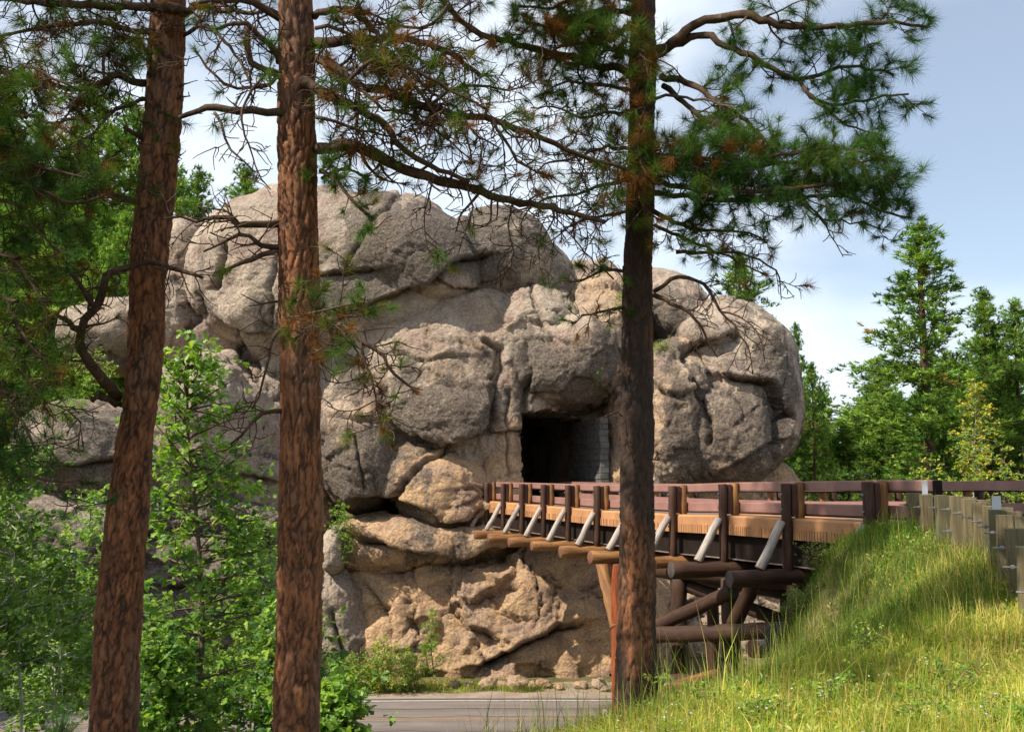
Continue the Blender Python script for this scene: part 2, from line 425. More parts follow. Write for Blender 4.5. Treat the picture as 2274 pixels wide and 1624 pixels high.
# ------------------------------------------------------------------ ground
CP = np.array([
    # crest under the guard rail
    (8.3, 20.5, -1.15), (8.1, 18.0, -1.25), (7.5, 15.5, -1.2), (6.8, 13.6, -1.3), (6.2, 11.6, -1.5), (5.4, 8.5, -1.85), (4.5, 6, -1.8), (3.5, 3, -1.7), (2.7, 0, -1.65),
    (11.5, 20, -1.2), (10.5, 15, -1.3), (8.5, 8, -1.6), (6, 1, -1.6), (14, 20, -1.2), (18, 8, -1.5), (25, 18, -1.2), (25, 5, -1.4), (10, -8, -1.6), (25, -10, -1.5),
    (0, 0, -1.6), (0, -8, -1.6), (-10, -8, -2.8),
    (0.55, 8.2, -2.25), (2.1, 13.2, -3.1), (3.95, 16.8, -3.55), (5.2, 18.9, -3.6), (5.55, 19.9, -3.0), (5.97, 20.4, -2.25), (6.5, 20.7, -1.65), (7.3, 20.9, -1.3), (5.6, 13.6, -1.85), (4.2, 10.5, -2.1), (3.0, 7.5, -1.95), (6.6, 17.5, -2.0), (5.6, 16.4, -2.5), (4.4, 19.8, -5.0), (4.9, 21.5, -5.0), (3.0, 18.2, -4.9), (1.0, 14.4, -4.2), (5.9, 22.5, -4.6),
    (1.44, 11.5, -2.72), (-0.6, 8, -2.5), (0, 12, -3.5), (0, 16, -4.7), (0, 20, -5.8), (0, 30, -8.7), (0.3, 35.5, -9.9),
    (4, 24, -5.8), (3, 30, -7.3), (2.6, 35, -8.7), (3, 38, -10.0), (6.3, 24.5, -5.4), (8.3, 23.2, -3.2), (9, 28, -6.5), (9, 36, -9.8),
    (-2, 9.3, -3.2), (-4, 10, -3.7), (-3, 14, -4.8), (-8, 12, -5), (-3, 20, -6.6), (-3, 30, -9.1), (-3, 36, -10), (-12, 20, -7.2), (-12, 30, -9.4), (-12, 35, -10),
    (-22, 20, -7.7), (-22, 30, -9.8), (-22, 36, -10), (-40, 20, -8.5), (-40, 34, -10), (0, 4, -1.75), (-4, 4, -2.5), (-10, 4, -3.4), (-22, 4, -4.5), (-40, 4, -6),
    (14, 27, -4.5), (14, 33, -8.5), (14, 38, -10), (25, 25, -1.8), (25, 32, -6), (25, 38, -10), (40, 20, -1), (40, 38, -6), (40, 0, -1),
], float)
def tps(r2): return 0.5 * r2 * np.log(r2 + 1e-9)
_n = len(CP)
_A = np.zeros((_n + 3, _n + 3)); _d = ((CP[:, None, :2] - CP[None, :, :2]) ** 2).sum(-1)
_A[:_n, :_n] = tps(_d) + np.eye(_n) * 0.05; _A[:_n, _n] = 1; _A[:_n, _n + 1:] = CP[:, :2]; _A[_n, :_n] = 1; _A[_n + 1:, :_n] = CP[:, :2].T
_W = np.linalg.solve(_A, np.concatenate([CP[:, 2], np.zeros(3)]))
def ground_z(x, y):
    x = np.asarray(x, float); y = np.asarray(y, float); sh = x.shape
    x = x.ravel(); y = y.ravel()
    xc = np.clip(x, -40, 40); yc = np.clip(y, -9, 39)
    d = (xc[:, None] - CP[None, :, 0]) ** 2 + (yc[:, None] - CP[None, :, 1]) ** 2
    z = EYE + tps(d) @ _W[:_n] + _W[_n] + _W[_n + 1] * xc + _W[_n + 2] * yc
    z = np.maximum(z, -0.05)
    f = smooth(35.0, 37.8, y); z = z * (1 - f) + -0.05 * f
    far = smooth(50, 95, y) * (8.8 + 9 * smooth(5, -40, x)) + 3.5 * smooth(49, 60, y) * smooth(-10, -30, x)
    return (z + far).reshape(sh)

def road_y(x):
    return 46.75 - 1.27e-4 * np.clip(4 - np.asarray(x, float), 0, 45) ** 3

def build_ground():
    xs = np.concatenate([np.linspace(-900, -60, 12, endpoint=False), np.linspace(-60, -12, 60, endpoint=False), np.linspace(-12, 14, 105, endpoint=False), np.linspace(14, 60, 50, endpoint=False), np.linspace(60, 900, 12)])
    ys = np.concatenate([np.linspace(-300, -10, 6, endpoint=False), np.linspace(-10, 40, 170, endpoint=False), np.linspace(40, 120, 45, endpoint=False), np.linspace(120, 1500, 14)])
    X, Y = np.meshgrid(xs, ys, indexing='ij')
    Z = ground_z(X, Y)
    p = np.stack([X.ravel(), Y.ravel(), np.zeros(X.size)], 1)
    near = ((Y.ravel() > -5) & (Y.ravel() < 36) & (np.abs(X.ravel()) < 50))
    Z = Z + (fbm(p * 0.7, 4, 3) * 0.16 * near).reshape(Z.shape)
    V = np.stack([X, Y, Z], -1).reshape(-1, 3)
    o = obj('ground', mesh_np('ground', V, [grid_quads(len(xs), len(ys))[:, ::-1]]), M['soil']); o['kind'] = 'structure'
    return o
build_ground()

def strip(name, y0, y1, z, mat, parent=None, x0=-70, x1=45, n=140, wob=0.0, seed=0):
    xs = np.linspace(x0, x1, n); b = road_y(xs)
    w0 = noise3(np.stack([xs * 0.8, xs * 0 + seed, xs * 0], 1), 5) * wob
    w1 = noise3(np.stack([xs * 0.8, xs * 0 + seed + 9, xs * 0], 1), 6) * wob
    k = 12 if name == 'road' else 4
    V = []
    for i in range(k):
        f = i / (k - 1)
        V.append(np.stack([xs, b + (y0 + w0) * (1 - f) + (y1 + w1) * f, np.full(n, z)], 1))
    V = np.stack(V, 1).reshape(-1, 3)
    ac = np.tile(np.linspace(y0, y1, k), n)
    return obj(name, mesh_np(name, V, [grid_quads(n, k)[:, ::-1]], False, {'across': ac}), mat, parent)

road = strip('road', -7.9, 0.55, 0.0, M['asphalt'], wob=0.12, seed=2); road['kind'] = 'structure'
strip('edge_line', -0.06, 0.07, 0.005, M['white'], road)
strip('edge_line', -7.16, -7.03, 0.005, M['white'], road)
strip('centre_line', -3.72, -3.62, 0.005, M['yellow'], road)
strip('centre_line', -3.48, -3.38, 0.005, M['yellow'], road)
M['tar'] = make_plain('tar_seal', (0.05, 0.042, 0.04), (0.035, 0.03, 0.028), 4, 0.6, 0.2, 0.004)
for j, yy in enumerate((-3.05, -5.6, -1.6, 0.32)):
    xs_ = np.linspace(-26, 14, 160); w_ = noise3(np.stack([xs_ * .35, xs_ * 0 + j * 7, xs_ * 0], 1), 9) * .35 + noise3(np.stack([xs_ * 1.6, xs_ * 0 + j * 7, xs_ * 0], 1), 10) * .1
    wd_ = .03 + .02 * noise3(np.stack([xs_ * .9, xs_ * 0 + j, xs_ * 0], 1), 12)
    yb_ = road_y(xs_) + yy + w_
    V_ = np.stack([np.stack([xs_, yb_ - wd_, np.full(160, .004)], 1), np.stack([xs_, yb_ + wd_, np.full(160, .004)], 1)], 1).reshape(-1, 3)
    obj('crack_seal', mesh_np('crack_seal', V_, [grid_quads(160, 2)[:, ::-1]], False), M['tar'], road)
verge = strip('gravel_verge', 0.3, 4.2, -0.012, M['gravel'], wob=0.5, seed=4); verge['kind'] = 'structure'
verge2 = strip('gravel_verge', -9.2, -7.6, -0.014, M['gravel'], wob=0.5, seed=8); verge2['kind'] = 'structure'

# ------------------------------------------------------------------ bridge geometry (line of the rail posts)
BD = np.array((-0.2737, 0.9618, 0.0)); BP = np.array((0.9618, 0.2737, 0.0))
def bridge_xy(k): return np.array((-1.34 + 0.898 * k, 53.09 - 3.1545 * k, 0.0))
_rk = [-1.0, 0, 2, 5, 7, 8, 9, 10, 11]; _rv = [1068.6, 1069, 1071, 1075, 1074, 1069.8, 1068, 1064.8, 1063.5]
def rail_top(k):
    y = bridge_xy(k)[1]; v = np.interp(k, _rk, _rv); return EYE - (v - HORIZON) * y / FPX
def bscale(k): return 1.12 - 0.12 * min(1.0, max(0.0, k / 9.0))
def B(k, inward, down):
    p = bridge_xy(k) + BP * inward; p[2] = rail_top(k) - down * bscale(k); return p

# ------------------------------------------------------------------ rock outcrop
TUN_C = P(1262, 1063, 53.8)          # mouth centre at eye level
TUN_W = 4.75; TUN_TOP = P(1262, 906, 53.8)[2]; TUN_BOT = 8.55
TA = np.array((-0.22, 0.975, 0.0)); TS = np.array((0.975, 0.22, 0.0))
def in_tunnel(c):
    r = c - TUN_C
    s = r @ TS; a = r @ TA
    j = noise3(c * 1.6, 91) * 0.16
    top = TUN_TOP - 0.25 * smooth(0.5, 1.0, np.abs(s) / (TUN_W / 2)) + j
    return (np.abs(s) < TUN_W / 2 + j) & (c[:, 2] < top) & (c[:, 2] > TUN_BOT) & (a > -6) & (a < 8)

_cs = {}
def cube_sphere(n):
    if n in _cs: return _cs[n]
    g = np.tan(np.linspace(-math.pi / 4, math.pi / 4, n + 1))
    a, b = np.meshgrid(g, g, indexing='ij'); o = np.ones_like(a)
    faces = [(o, a, b), (-o, b, a), (b, o, a), (a, -o, b), (a, b, o), (b, a, -o)]
    V = np.concatenate([np.stack(f, -1).reshape(-1, 3) for f in faces])
    q = grid_quads(n + 1, n + 1)
    Q = np.concatenate([q + i * (n + 1) ** 2 for i in range(6)])
    V /= np.linalg.norm(V, axis=1)[:, None]
    key = np.round(V * 1e5).astype(np.int64)
    _, idx, inv = np.unique(key, axis=0, return_index=True, return_inverse=True)
    V = V[idx]; Q = inv.ravel()[Q]
    _cs[n] = (V, Q); return V, Q

JOINTS = [  # line across the rock face (photo position), half width, depth, overhang of the upper side
    ([(690, 690), (760, 690), (813, 678), (866, 655), (933, 625), (966, 605), (1000, 580), (1060, 570)], 6, .7, .75),
    ([(905, 412), (880, 440), (850, 460), (820, 490), (800, 530), (775, 590)], 4, .3, 0),
    ([(715, 612), (760, 606), (800, 602), (835, 596)], 4, .35, .2), ([(1050, 440), (1030, 500), (1045, 570)], 5, .5, 0),
    ([(1076, 755), (1110, 775), (1116, 825), (1093, 838)], 4, .4, .1), ([(926, 968), (966, 978), (1016, 975), (1050, 962), (1073, 942), (1086, 902)], 6, .55, .5),
    ([(866, 1115), (878, 1101), (916, 1054), (938, 1030), (967, 1008), (1005, 990), (1031, 983)], 4, .5, .15),
    ([(791, 1097), (849, 1099), (878, 1103), (916, 1112), (951, 1128), (976, 1143), (1009, 1150), (1070, 1143)], 7, .7, .85),
    ([(800, 1190), (831, 1200), (878, 1217), (916, 1219), (949, 1230), (978, 1230), (1022, 1237), (1082, 1217), (1150, 1205)], 6, .6, .7),
    ([(789, 960), (792, 1010), (803, 1050), (807, 1075)], 3, .35, 0), ([(1116, 775), (1100, 858), (1093, 925), (1085, 960)], 6, .6, 0), ([(1163, 768), (1176, 825), (1163, 892), (1166, 958)], 6, .6, 0),
    ([(1080, 965), (1146, 955), (1170, 968)], 4, .4, .25), ([(1130, 870), (1125, 940), (1130, 1060)], 3, .25, 0),
    ([(1080, 1468), (1131, 1454), (1176, 1424), (1234, 1390), (1290, 1380)], 5, .55, .6), ([(1008, 1348), (1036, 1390), (1077, 1396), (1094, 1407)], 4, .4, .35),
    ([(1060, 1424), (1080, 1468)], 3, .35, 0), ([(810, 1290), (840, 1340), (865, 1372), (870, 1420)], 4, .4, .1), ([(735, 1355), (766, 1450)], 5, .5, 0),
    ([(920, 1246), (925, 1330), (915, 1390)], 3, .3, 0), ([(1005, 1290), (1000, 1340), (1060, 1330), (1095, 1300)], 3, .3, .2), ([(1180, 1260), (1200, 1340), (1180, 1390)], 3, .3, 0),
    ([(1620, 835), (1674, 847), (1701, 858), (1728, 896), (1739, 923), (1728, 975)], 6, .6, .6), ([(1510, 785), (1539, 772), (1577, 755), (1631, 747)], 5, .45, .3),
    ([(1518, 799), (1545, 836), (1550, 885), (1572, 928), (1577, 985)], 6, .6, 0), ([(1470, 860), (1500, 880), (1545, 870)], 4, .35, .2), ([(1600, 1050), (1660, 1010), (1720, 980)], 5, .4, .3),
    ([(490, 541), (487, 592), (467, 642)], 8, .7, 0), ([(507, 708), (533, 755), (567, 808), (573, 840)], 7, .6, .3), ([(423, 728), (447, 702), (433, 658)], 7, .6, 0),
    ([(520, 715), (567, 738), (617, 742)], 6, .5, .4), ([(93, 1042), (183, 1035), (253, 1022)], 6, .6, .5), ([(380, 1060), (480, 1050), (600, 1070)], 5, .4, .3), ([(620, 560), (600, 640), (610, 720)], 3, .3, 0),
    ([(730, 920), (790, 925), (850, 935)], 3, .3, .1), ([(1180, 640), (1200, 720), (1260, 760)], 4, .3, .1), ([(960, 620), (1010, 640), (1070, 628)], 3, .25, .15), ([(860, 780), (960, 800), (1040, 790)], 3, .18, .08),
    ([(340, 1180), (450, 1175), (600, 1190)], 6, .5, .6), ([(380, 1300), (470, 1290), (590, 1310)], 6, .5, .5), ([(350, 1390), (480, 1400), (600, 1390)], 5, .4, .4),
]

def rock_shape(c, ext, p, tilt, rough, seed, n, cut=False, blocky=0.0, org=None):
    D, Q = cube_sphere(n)
    r = (np.abs(D) ** p).sum(1) ** (-1.0 / p)
    L = D * r[:, None] * np.asarray(ext)
    ct, st = math.cos(tilt), math.sin(tilt)
    L = np.stack([L[:, 0] * ct - L[:, 2] * st, L[:, 1], L[:, 0] * st + L[:, 2] * ct], 1)
    N = D / np.asarray(ext); N /= np.linalg.norm(N, axis=1)[:, None]
    N = np.stack([N[:, 0] * ct - N[:, 2] * st, N[:, 1], N[:, 0] * st + N[:, 2] * ct], 1)
    W = L + c
    keepf = W[Q].mean(1)[:, 1] < c[1] + 0.35 * ext[1] if not (cut and ext[1] > 7.5) else np.ones(len(Q), bool)
    inside = np.zeros(len(W), bool)
    for j, (oc, oe, op, otl) in enumerate(ROCK_GEO):
        if np.allclose(oc, c): continue
        q_ = W - oc
        o1, o2 = math.cos(-otl), math.sin(-otl)
        q_ = np.stack([q_[:, 0] * o1 - q_[:, 2] * o2, q_[:, 1], q_[:, 0] * o2 + q_[:, 2] * o1], 1) / (np.asarray(oe) - 0.9 if min(oe) > 2 else np.asarray(oe) * .5)
        inside |= (np.abs(q_) ** op).sum(1) < 1.0
    if not (cut and ext[1] > 7.5): keepf &= ~inside[Q].all(1)
    Q = Q[keepf]
    used = np.unique(Q); remap = np.zeros(len(W), np.int64); remap[used] = np.arange(len(used)); Q = remap[Q]; W = W[used]; N = N[used]
    size = min(1.0, min(ext) / 4.0)
    q = W + np.stack([noise3(W * 0.3, 31), noise3(W * 0.3 + 9, 32), noise3(W * 0.3 + 17, 33)], 1) * 1.6
    off = fbm(W * 0.2 + seed, 3, 1) * 0.75 * size
    mask = smooth(-0.2, 0.35, noise3(W * 0.33 + 4.4, 41))          # where the surface is broken up
    rid = fbm(q * np.array((0.55, 0.55, 0.42)) + seed, 5, 5, 0.55, ridged=True)
    off += (rid - 0.15) * (0.08 + 0.30 * rough) * size * (0.35 + 0.65 * mask)
    f1, f2, idv = worley(q * np.array((0.20, 0.20, 0.25)) + seed * 0.37, 50)
    wobble = noise3(W * 1.1, 77) * 0.06 + noise3(W * 3.1, 78) * 0.02
    cd = f2 - f1 + wobble
    cm_ = smooth(-0.1, 0.3, noise3(W * 0.25 + 8.8, 43) + blocky * 0.35)   # joints come and go
    crack = np.exp(-(cd / 0.018) ** 2) * cm_ * min(1.0, 0.25 + rough * 2)
    off += (-0.28 * crack + (idv - 0.5) * 0.8 * blocky) * size
    w2 = W + np.stack([noise3(W * 0.9, 34), noise3(W * 0.9 + 9, 35), noise3(W * 0.9 + 17, 36)], 1) * 0.35
    fv, fe = facets(w2 * np.array((0.42, 0.42, 0.5)) + seed * 0.11, 200)
    off += fv * (0.03 + 0.5 * rough + 0.5 * blocky) * size
    c2 = np.exp(-(fe / 0.03) ** 2) * (0.15 + 0.6 * max(blocky, rough * .7)) * mask
    gv, ge = facets(w2 * 1.35 + 2.2, 300)
    off += gv * (0.02 + 0.24 * rough) * (0.3 + 0.7 * mask) * size
    hv, he = facets(W * 3.6 + 1.7, 400)
    off += hv * (0.012 + 0.06 * rough) * (0.4 + 0.6 * mask)
    off -= np.abs(fbm(W * 1.15 + seed, 4, 61, 0.6)) * (0.03 + 0.30 * rough) * size
    off += fbm(W * 2.6, 4, 12, 0.65) * (0.04 + 0.10 * rough)
    off += fbm(W * 8.0, 2, 15, 0.6) * 0.05
    # the long joints and ledges of this outcrop
    pu, pv = project(W); front = smooth(0.5, 0.0, N[:, 1])
    for pl, wd, dep, stp in JOINTS:
        pl = np.asarray(pl, float)
        sel = np.where((pu > pl[:, 0].min() - 70) & (pu < pl[:, 0].max() + 70) & (pv > pl[:, 1].min() - 70) & (pv < pl[:, 1].max() + 70))[0]
        if not len(sel): continue
        x = pu[sel] + noise3(W[sel] * 0.8, 81) * 9 + noise3(W[sel] * 3.0, 83) * 3; y = pv[sel] + noise3(W[sel] * 0.8 + 5, 82) * 9 + noise3(W[sel] * 3.0 + 5, 84) * 3
        bd = np.full(len(sel), 1e9); bs = np.zeros(len(sel))
        for (x0, y0), (x1, y1) in zip(pl[:-1], pl[1:]):
            ex, ey = x1 - x0, y1 - y0; LL = ex * ex + ey * ey
            t = np.clip(((x - x0) * ex + (y - y0) * ey) / LL, 0, 1)
            dx, dy = x - x0 - t * ex, y - y0 - t * ey; dd = np.hypot(dx, dy)
            sd = np.where(ex * dy - ey * dx < 0, 1.0, -1.0)      # +1 above a left-to-right line
            m = dd < bd; bd = np.where(m, dd, bd); bs = np.where(m, sd, bs)
        gq = np.exp(-(bd / wd) ** 2) * front[sel]
        off[sel] -= dep * gq
        if stp: off[sel] += stp * bs * np.exp(-(bd / 26.0)) * front[sel]
        crack[sel] = np.maximum(crack[sel], gq * min(1.0, 0.4 + dep))
    W = W + N * off[:, None]
    ck = np.clip(crack * 0.9 + c2 * 0.5, 0, 1)
    polys = [Q]
    extraV = None
    if cut:
        cen = W[Q].mean(1)
        dele = in_tunnel(cen)
        if dele.any():
            keep = ~dele
            e = np.concatenate([Q[:, [0, 1]], Q[:, [1, 2]], Q[:, [2, 3]], Q[:, [3, 0]]])
            own = np.tile(np.arange(len(Q)), 4)
            k = np.minimum(e[:, 0], e[:, 1]).astype(np.int64) * len(W) + np.maximum(e[:, 0], e[:, 1])
            ke = set(k[dele[own]].tolist())
            sel = keep[own] & np.array([x in ke for x in k.tolist()])
            be = e[sel]
            vs = np.unique(be); mp = np.full(len(W), -1); 
            base = len(W); layers = 16
            allV = [W]; allc = [ck]; newq = []
            prev = vs.copy()
            for l in range(layers):
                nv = W[vs] + TA * (0.8 * (l + 1)) + (RNG.random((len(vs), 3)) - 0.5) * 0.14
                ids = base + l * len(vs) + np.arange(len(vs))
                allV.append(nv); allc.append(np.zeros(len(vs)))
                mp_prev = dict(zip(vs.tolist(), prev.tolist())); mp_now = dict(zip(vs.tolist(), ids.tolist()))
                newq += [(mp_prev[b], mp_prev[a], mp_now[a], mp_now[b]) for a, b in be.tolist()]
                prev = ids
            W = np.vstack(allV); ck = np.concatenate(allc)
            polys = [Q[keep], np.array(newq, np.int32)]
    return W, ck, polys

ROCKS = [
    # u, v, ru, rv, Y, ry, power, tilt, warm, rough, blocky, stain with painted shade, cut
    (1180, 950, 430, 330, 67, 8, 2.6, 0, .3, .4, .2, .4, 1),
    (770, 640, 350, 212, 61.0, 7.6, 2.25, -.06, .12, .10, .0, .4, 0),
    (905, 580, 185, 122, 58.6, 6.0, 2.4, -.30, .25, .08, .0, 1.0, 0),
    (1095, 590, 140, 120, 60.6, 5, 2.4, .35, .2, .12, .1, .8, 0),
    (1200, 640, 80, 100, 62, 4, 2.4, .2, .15, .4, .1, .6, 0),
    (1000, 885, 285, 262, 60.4, 7.2, 2.3, .1, .35, .22, .1, .75, 1),
    (1170, 765, 130, 122, 58.9, 4.8, 2.3, .3, .3, .35, .1, .7, 1),
    (1245, 812, 132, 108, 57.6, 4.6, 2.6, .1, .4, .45, .2, .9, 1),
    (1122, 905, 66, 190, 57.2, 3.6, 2.6, -.05, .55, .2, .1, .6, 1),
    (1118, 1060, 62, 110, 57.3, 3.6, 3.0, 0, .85, .3, .3, .3, 1),
    (985, 925, 135, 92, 56.3, 4.0, 2.3, -.25, .45, .4, .1, .8, 0),
    (965, 1075, 145, 95, 56.0, 3.7, 2.4, -.5, .85, .35, .15, .25, 0),
    (810, 1000, 110, 145, 57.0, 5.2, 2.3, .25, .45, .3, .2, .95, 0),
    (945, 1190, 215, 78, 56.2, 4.2, 2.4, .12, .85, .3, .2, .5, 0),
    (1095, 1410, 395, 255, 60.6, 8.6, 3.2, 0, .95, .4, .5, .15, 0),
    (1010, 1310, 130, 120, 56.7, 4.0, 2.4, .1, .95, .42, .5, .2, 0),
    (1120, 1420, 150, 80, 55.9, 3.6, 2.3, -.45, .9, .45, .5, .2, 0),
    (1270, 1440, 120, 68, 55.3, 3.2, 2.4, .3, .95, .45, .5, .15, 0),
    (905, 1430, 85, 72, 55.0, 3.2, 2.4, .2, .7, .45, .4, .3, 0),
    (1210, 1290, 120, 110, 57.0, 4.0, 2.4, 0, .95, .4, .45, .25, 0),
    (1340, 760, 95, 150, 59.6, 4.6, 2.4, .1, .55, .8, .3, .25, 1),
    (1412, 990, 72, 180, 58.2, 3.8, 2.8, 0, .6, .85, .3, .2, 1),
    (1390, 695, 165, 95, 64, 5, 2.3, .15, .25, .35, .1, .4, 0),
    (1285, 665, 110, 85, 63, 4.5, 2.3, .2, .25, .35, .1, .5, 0),
    (1490, 705, 75, 82, 60.5, 4, 2.3, 0, .15, .6, .2, .7, 0),
    (1612, 862, 152, 190, 60, 5.8, 2.4, .12, .25, .18, .05, .8, 0),
    (1565, 748, 62, 36, 56.5, 2.4, 2.4, -.25, .2, .4, .1, .4, 0),
    (1485, 930, 85, 175, 57.4, 4.2, 2.5, 0, .5, .6, .2, .75, 0),
    (1600, 965, 132, 120, 57.2, 4.4, 2.4, -.3, .45, .3, .1, 1.0, 0),
    (1590, 1090, 180, 90, 59.5, 4, 2.6, 0, .75, .6, .3, .3, 0),
    (1695, 1065, 62, 45, 61, 3, 2.3, 0, .2, .5, .2, .4, 0),
    (1520, 1340, 240, 260, 63, 7, 2.8, 0, .5, .7, .5, .3, 0),
    (455, 960, 158, 168, 56, 5.2, 2.3, .2, .0, .25, .15, .25, 0),
    (590, 1010, 110, 190, 57.5, 4.5, 2.3, .3, .0, .4, .2, .3, 0),
    (240, 1010, 165, 115, 55, 6.5, 2.3, -.22, .08, .3, .2, 1.2, 0),
    (240, 1190, 180, 112, 53.6, 5.5, 2.6, -.05, .05, .35, .35, 1.1, 0),  # this and the next: dark value also paints in the left cliff's shade
    (430, 1300, 300, 200, 56, 6, 3.0, .05, .2, .5, .6, 1.5, 0),
    (773, 1370, 72, 150, 56.4, 4.6, 2.5, .2, .1, .75, .3, .4, 0),
    (744, 1222, 28, 50, 52.6, 1.3, 2.3, 0, .1, .5, 0, .3, 0),
    (690, 1130, 70, 170, 58, 4, 2.5, 0, .1, .5, .2, .8, 0),
    (650, 890, 100, 190, 61, 4.5, 2.4, .1, .1, .6, .2, .5, 0),
    (545, 760, 150, 135, 62.5, 4.8, 2.3, .45, .12, .5, .1, .3, 0),
    (405, 730, 88, 130, 62, 5, 2.3, .35, .05, .5, .2, .3, 0),
    (432, 590, 68, 100, 65, 4.5, 2.5, .2, .25, .5, .1, .6, 0),
    (275, 750, 120, 85, 68, 5, 2.4, .05, .05, .5, .3, .3, 0),
    (500, 830, 85, 50, 59, 3, 2.3, .4, .0, .3, .1, .2, 0),
]
ROCK_GEO = [(P(r[0], r[1], r[4]), (r[2] * r[4] / FPX, r[5], r[3] * r[4] / FPX), r[6], r[7]) for r in ROCKS]
rock_loc = P(1000, 1500, 56)
ROCK_PTS = []
VARNISH_SHADE = [(960, 530, 110, 80, 1.0), (800, 645, 130, 40, 1.0), (1120, 570, 60, 70, .7), (1735, 880, 45, 120, 1.0), (1610, 970, 90, 60, .9), (1240, 830, 80, 60, .8), (1160, 860, 25, 90, .7), (815, 1030, 90, 70, .8), (1010, 905, 90, 50, .7), (800, 1115, 60, 30, .8), (1500, 900, 40, 90, .6), (1480, 720, 50, 60, .6), (890, 760, 120, 60, -.5), (1000, 660, 120, 40, -.6), (600, 560, 150, 90, -.3), (1060, 1080, 90, 60, -.5)]  # varnish patches; the one under the dome also paints in its shade
rock_root = empty('rock_outcrop', rock_loc, 'huge rounded granite outcrop pierced by the road tunnel behind the bridge', 'rock')
for i, (u, v, ru, rv, Y, ry, pw, tilt, warm, rough, blocky, stain_shade, cut) in enumerate(ROCKS):
    c = P(u, v, Y); s = Y / FPX
    rpx = 0.45 * math.sqrt(ru * rv)
    n = int(max(16, min(112, rpx * (0.92 if Y < 66 else 0.5))))
    W, ck, polys = rock_shape(c, (ru * s, ry, rv * s), pw, tilt, rough, i * 7.31, n, bool(cut), blocky)
    nv = len(W)
    pu, pv = project(W); sv = np.full(nv, stain_shade * .8)
    for (eu, ev, eru, erv, am) in VARNISH_SHADE: sv += am * np.exp(-((pu - eu) / eru) ** 2 - ((pv - ev) / erv) ** 2)
    ROCK_PTS.append(np.stack([pu, pv, W[:, 1]], 1))
    me = mesh_np('boulder', W - rock_loc, polys, True, {'crack': ck, 'warm': np.full(nv, warm), 'stain_shade': np.clip(sv, 0, 1.7)})
    obj('boulder', me, M['rock'], rock_root)

# stones fallen from the cliff onto the verge
_D, _Q = cube_sphere(7)
ORDS = ['first', 'second', 'third', 'fourth', 'fifth', 'sixth', 'seventh', 'eighth', 'ninth', 'tenth', 'eleventh', 'twelfth']
for i, (u, v, r_) in enumerate(sorted(((1085, 1500, .42), (1115, 1506, .3), (1150, 1502, .5), (1180, 1508, .28), (1040, 1506, .25), (1205, 1505, .36), (1240, 1510, .22), (1010, 1502, .3), (1290, 1508, .3), (1330, 1506, .4), (1345, 1514, .2), (985, 1508, .18)), key=lambda q: -q[0])):
    y_ = EYE * FPX / (v - HORIZON + 2); p_ = P(u, v, min(y_, 49.6)); p_[2] = 0.02
    ang = i * 1.7; sc_ = np.array((1.3, .9, .7)) * r_
    vv = _D * (1 + 0.35 * fbm(_D * 1.3 + i * 3.1, 3, 5))[:, None] * sc_
    vv += facets(_D * 1.6 + i, 20)[0][:, None] * _D * .25 * r_
    vv = np.stack([vv[:, 0] * math.cos(ang) - vv[:, 1] * math.sin(ang), vv[:, 0] * math.sin(ang) + vv[:, 1] * math.cos(ang), vv[:, 2] + r_ * .35], 1)
    so = obj('fallen_stone', mesh_np('fallen_stone', vv, [_Q], True, {'crack': np.zeros(len(vv)), 'warm': np.full(len(vv), .6), 'stain_shade': np.zeros(len(vv))}), M['rock'])
    so.location = tuple(float(c_) for c_ in p_); tag(so, (ORDS[i] + ' small pale fallen stone along the cliff foot, counted from the pier column'), 'stone', 'stones at the foot of the cliff')

def box_mesh(name, sx, sy, sz, bev=0.02, jit=0.0, seed=0):
    """bevelled box centred on the origin"""
    import bmesh
    bm = bmesh.new(); bmesh.ops.create_cube(bm, size=1.0)
    for vtx in bm.verts: vtx.co = Vector((vtx.co.x * sx, vtx.co.y * sy, vtx.co.z * sz))
    if bev > 0: bmesh.ops.bevel(bm, geom=list(bm.edges), offset=bev, segments=1, affect='EDGES')
    rr = random.Random(seed)
    if jit:
        for vtx in bm.verts: vtx.co += Vector((rr.uniform(-jit, jit), rr.uniform(-jit, jit), rr.uniform(-jit, jit)))
    me = bpy.data.meshes.new(name); bm.to_mesh(me); bm.free(); return me

ROCK_PTS = np.vstack(ROCK_PTS)
def rock_y(u, v, default, rad=9):
    m = (np.abs(ROCK_PTS[:, 0] - u) < rad) & (np.abs(ROCK_PTS[:, 1] - v) < rad)
    return float(np.percentile(ROCK_PTS[m, 2], 8)) if m.sum() > 3 else default
# masonry lining of the tunnel's right wall
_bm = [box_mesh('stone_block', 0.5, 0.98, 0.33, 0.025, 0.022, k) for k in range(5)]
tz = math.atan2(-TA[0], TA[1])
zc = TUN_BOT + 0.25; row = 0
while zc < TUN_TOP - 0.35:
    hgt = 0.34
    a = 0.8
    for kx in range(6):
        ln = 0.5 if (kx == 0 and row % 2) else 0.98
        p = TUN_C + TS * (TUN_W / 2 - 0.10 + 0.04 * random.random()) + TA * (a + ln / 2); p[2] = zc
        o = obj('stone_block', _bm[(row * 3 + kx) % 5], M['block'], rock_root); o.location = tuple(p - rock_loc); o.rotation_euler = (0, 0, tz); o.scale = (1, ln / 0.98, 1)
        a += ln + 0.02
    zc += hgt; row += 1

# ------------------------------------------------------------------ bridge
br_loc = B(5, 2.8, 2.2)
bridge = empty('timber_bridge', br_loc, 'log and steel bridge with pink-brown rails leading to the tunnel', 'bridge')

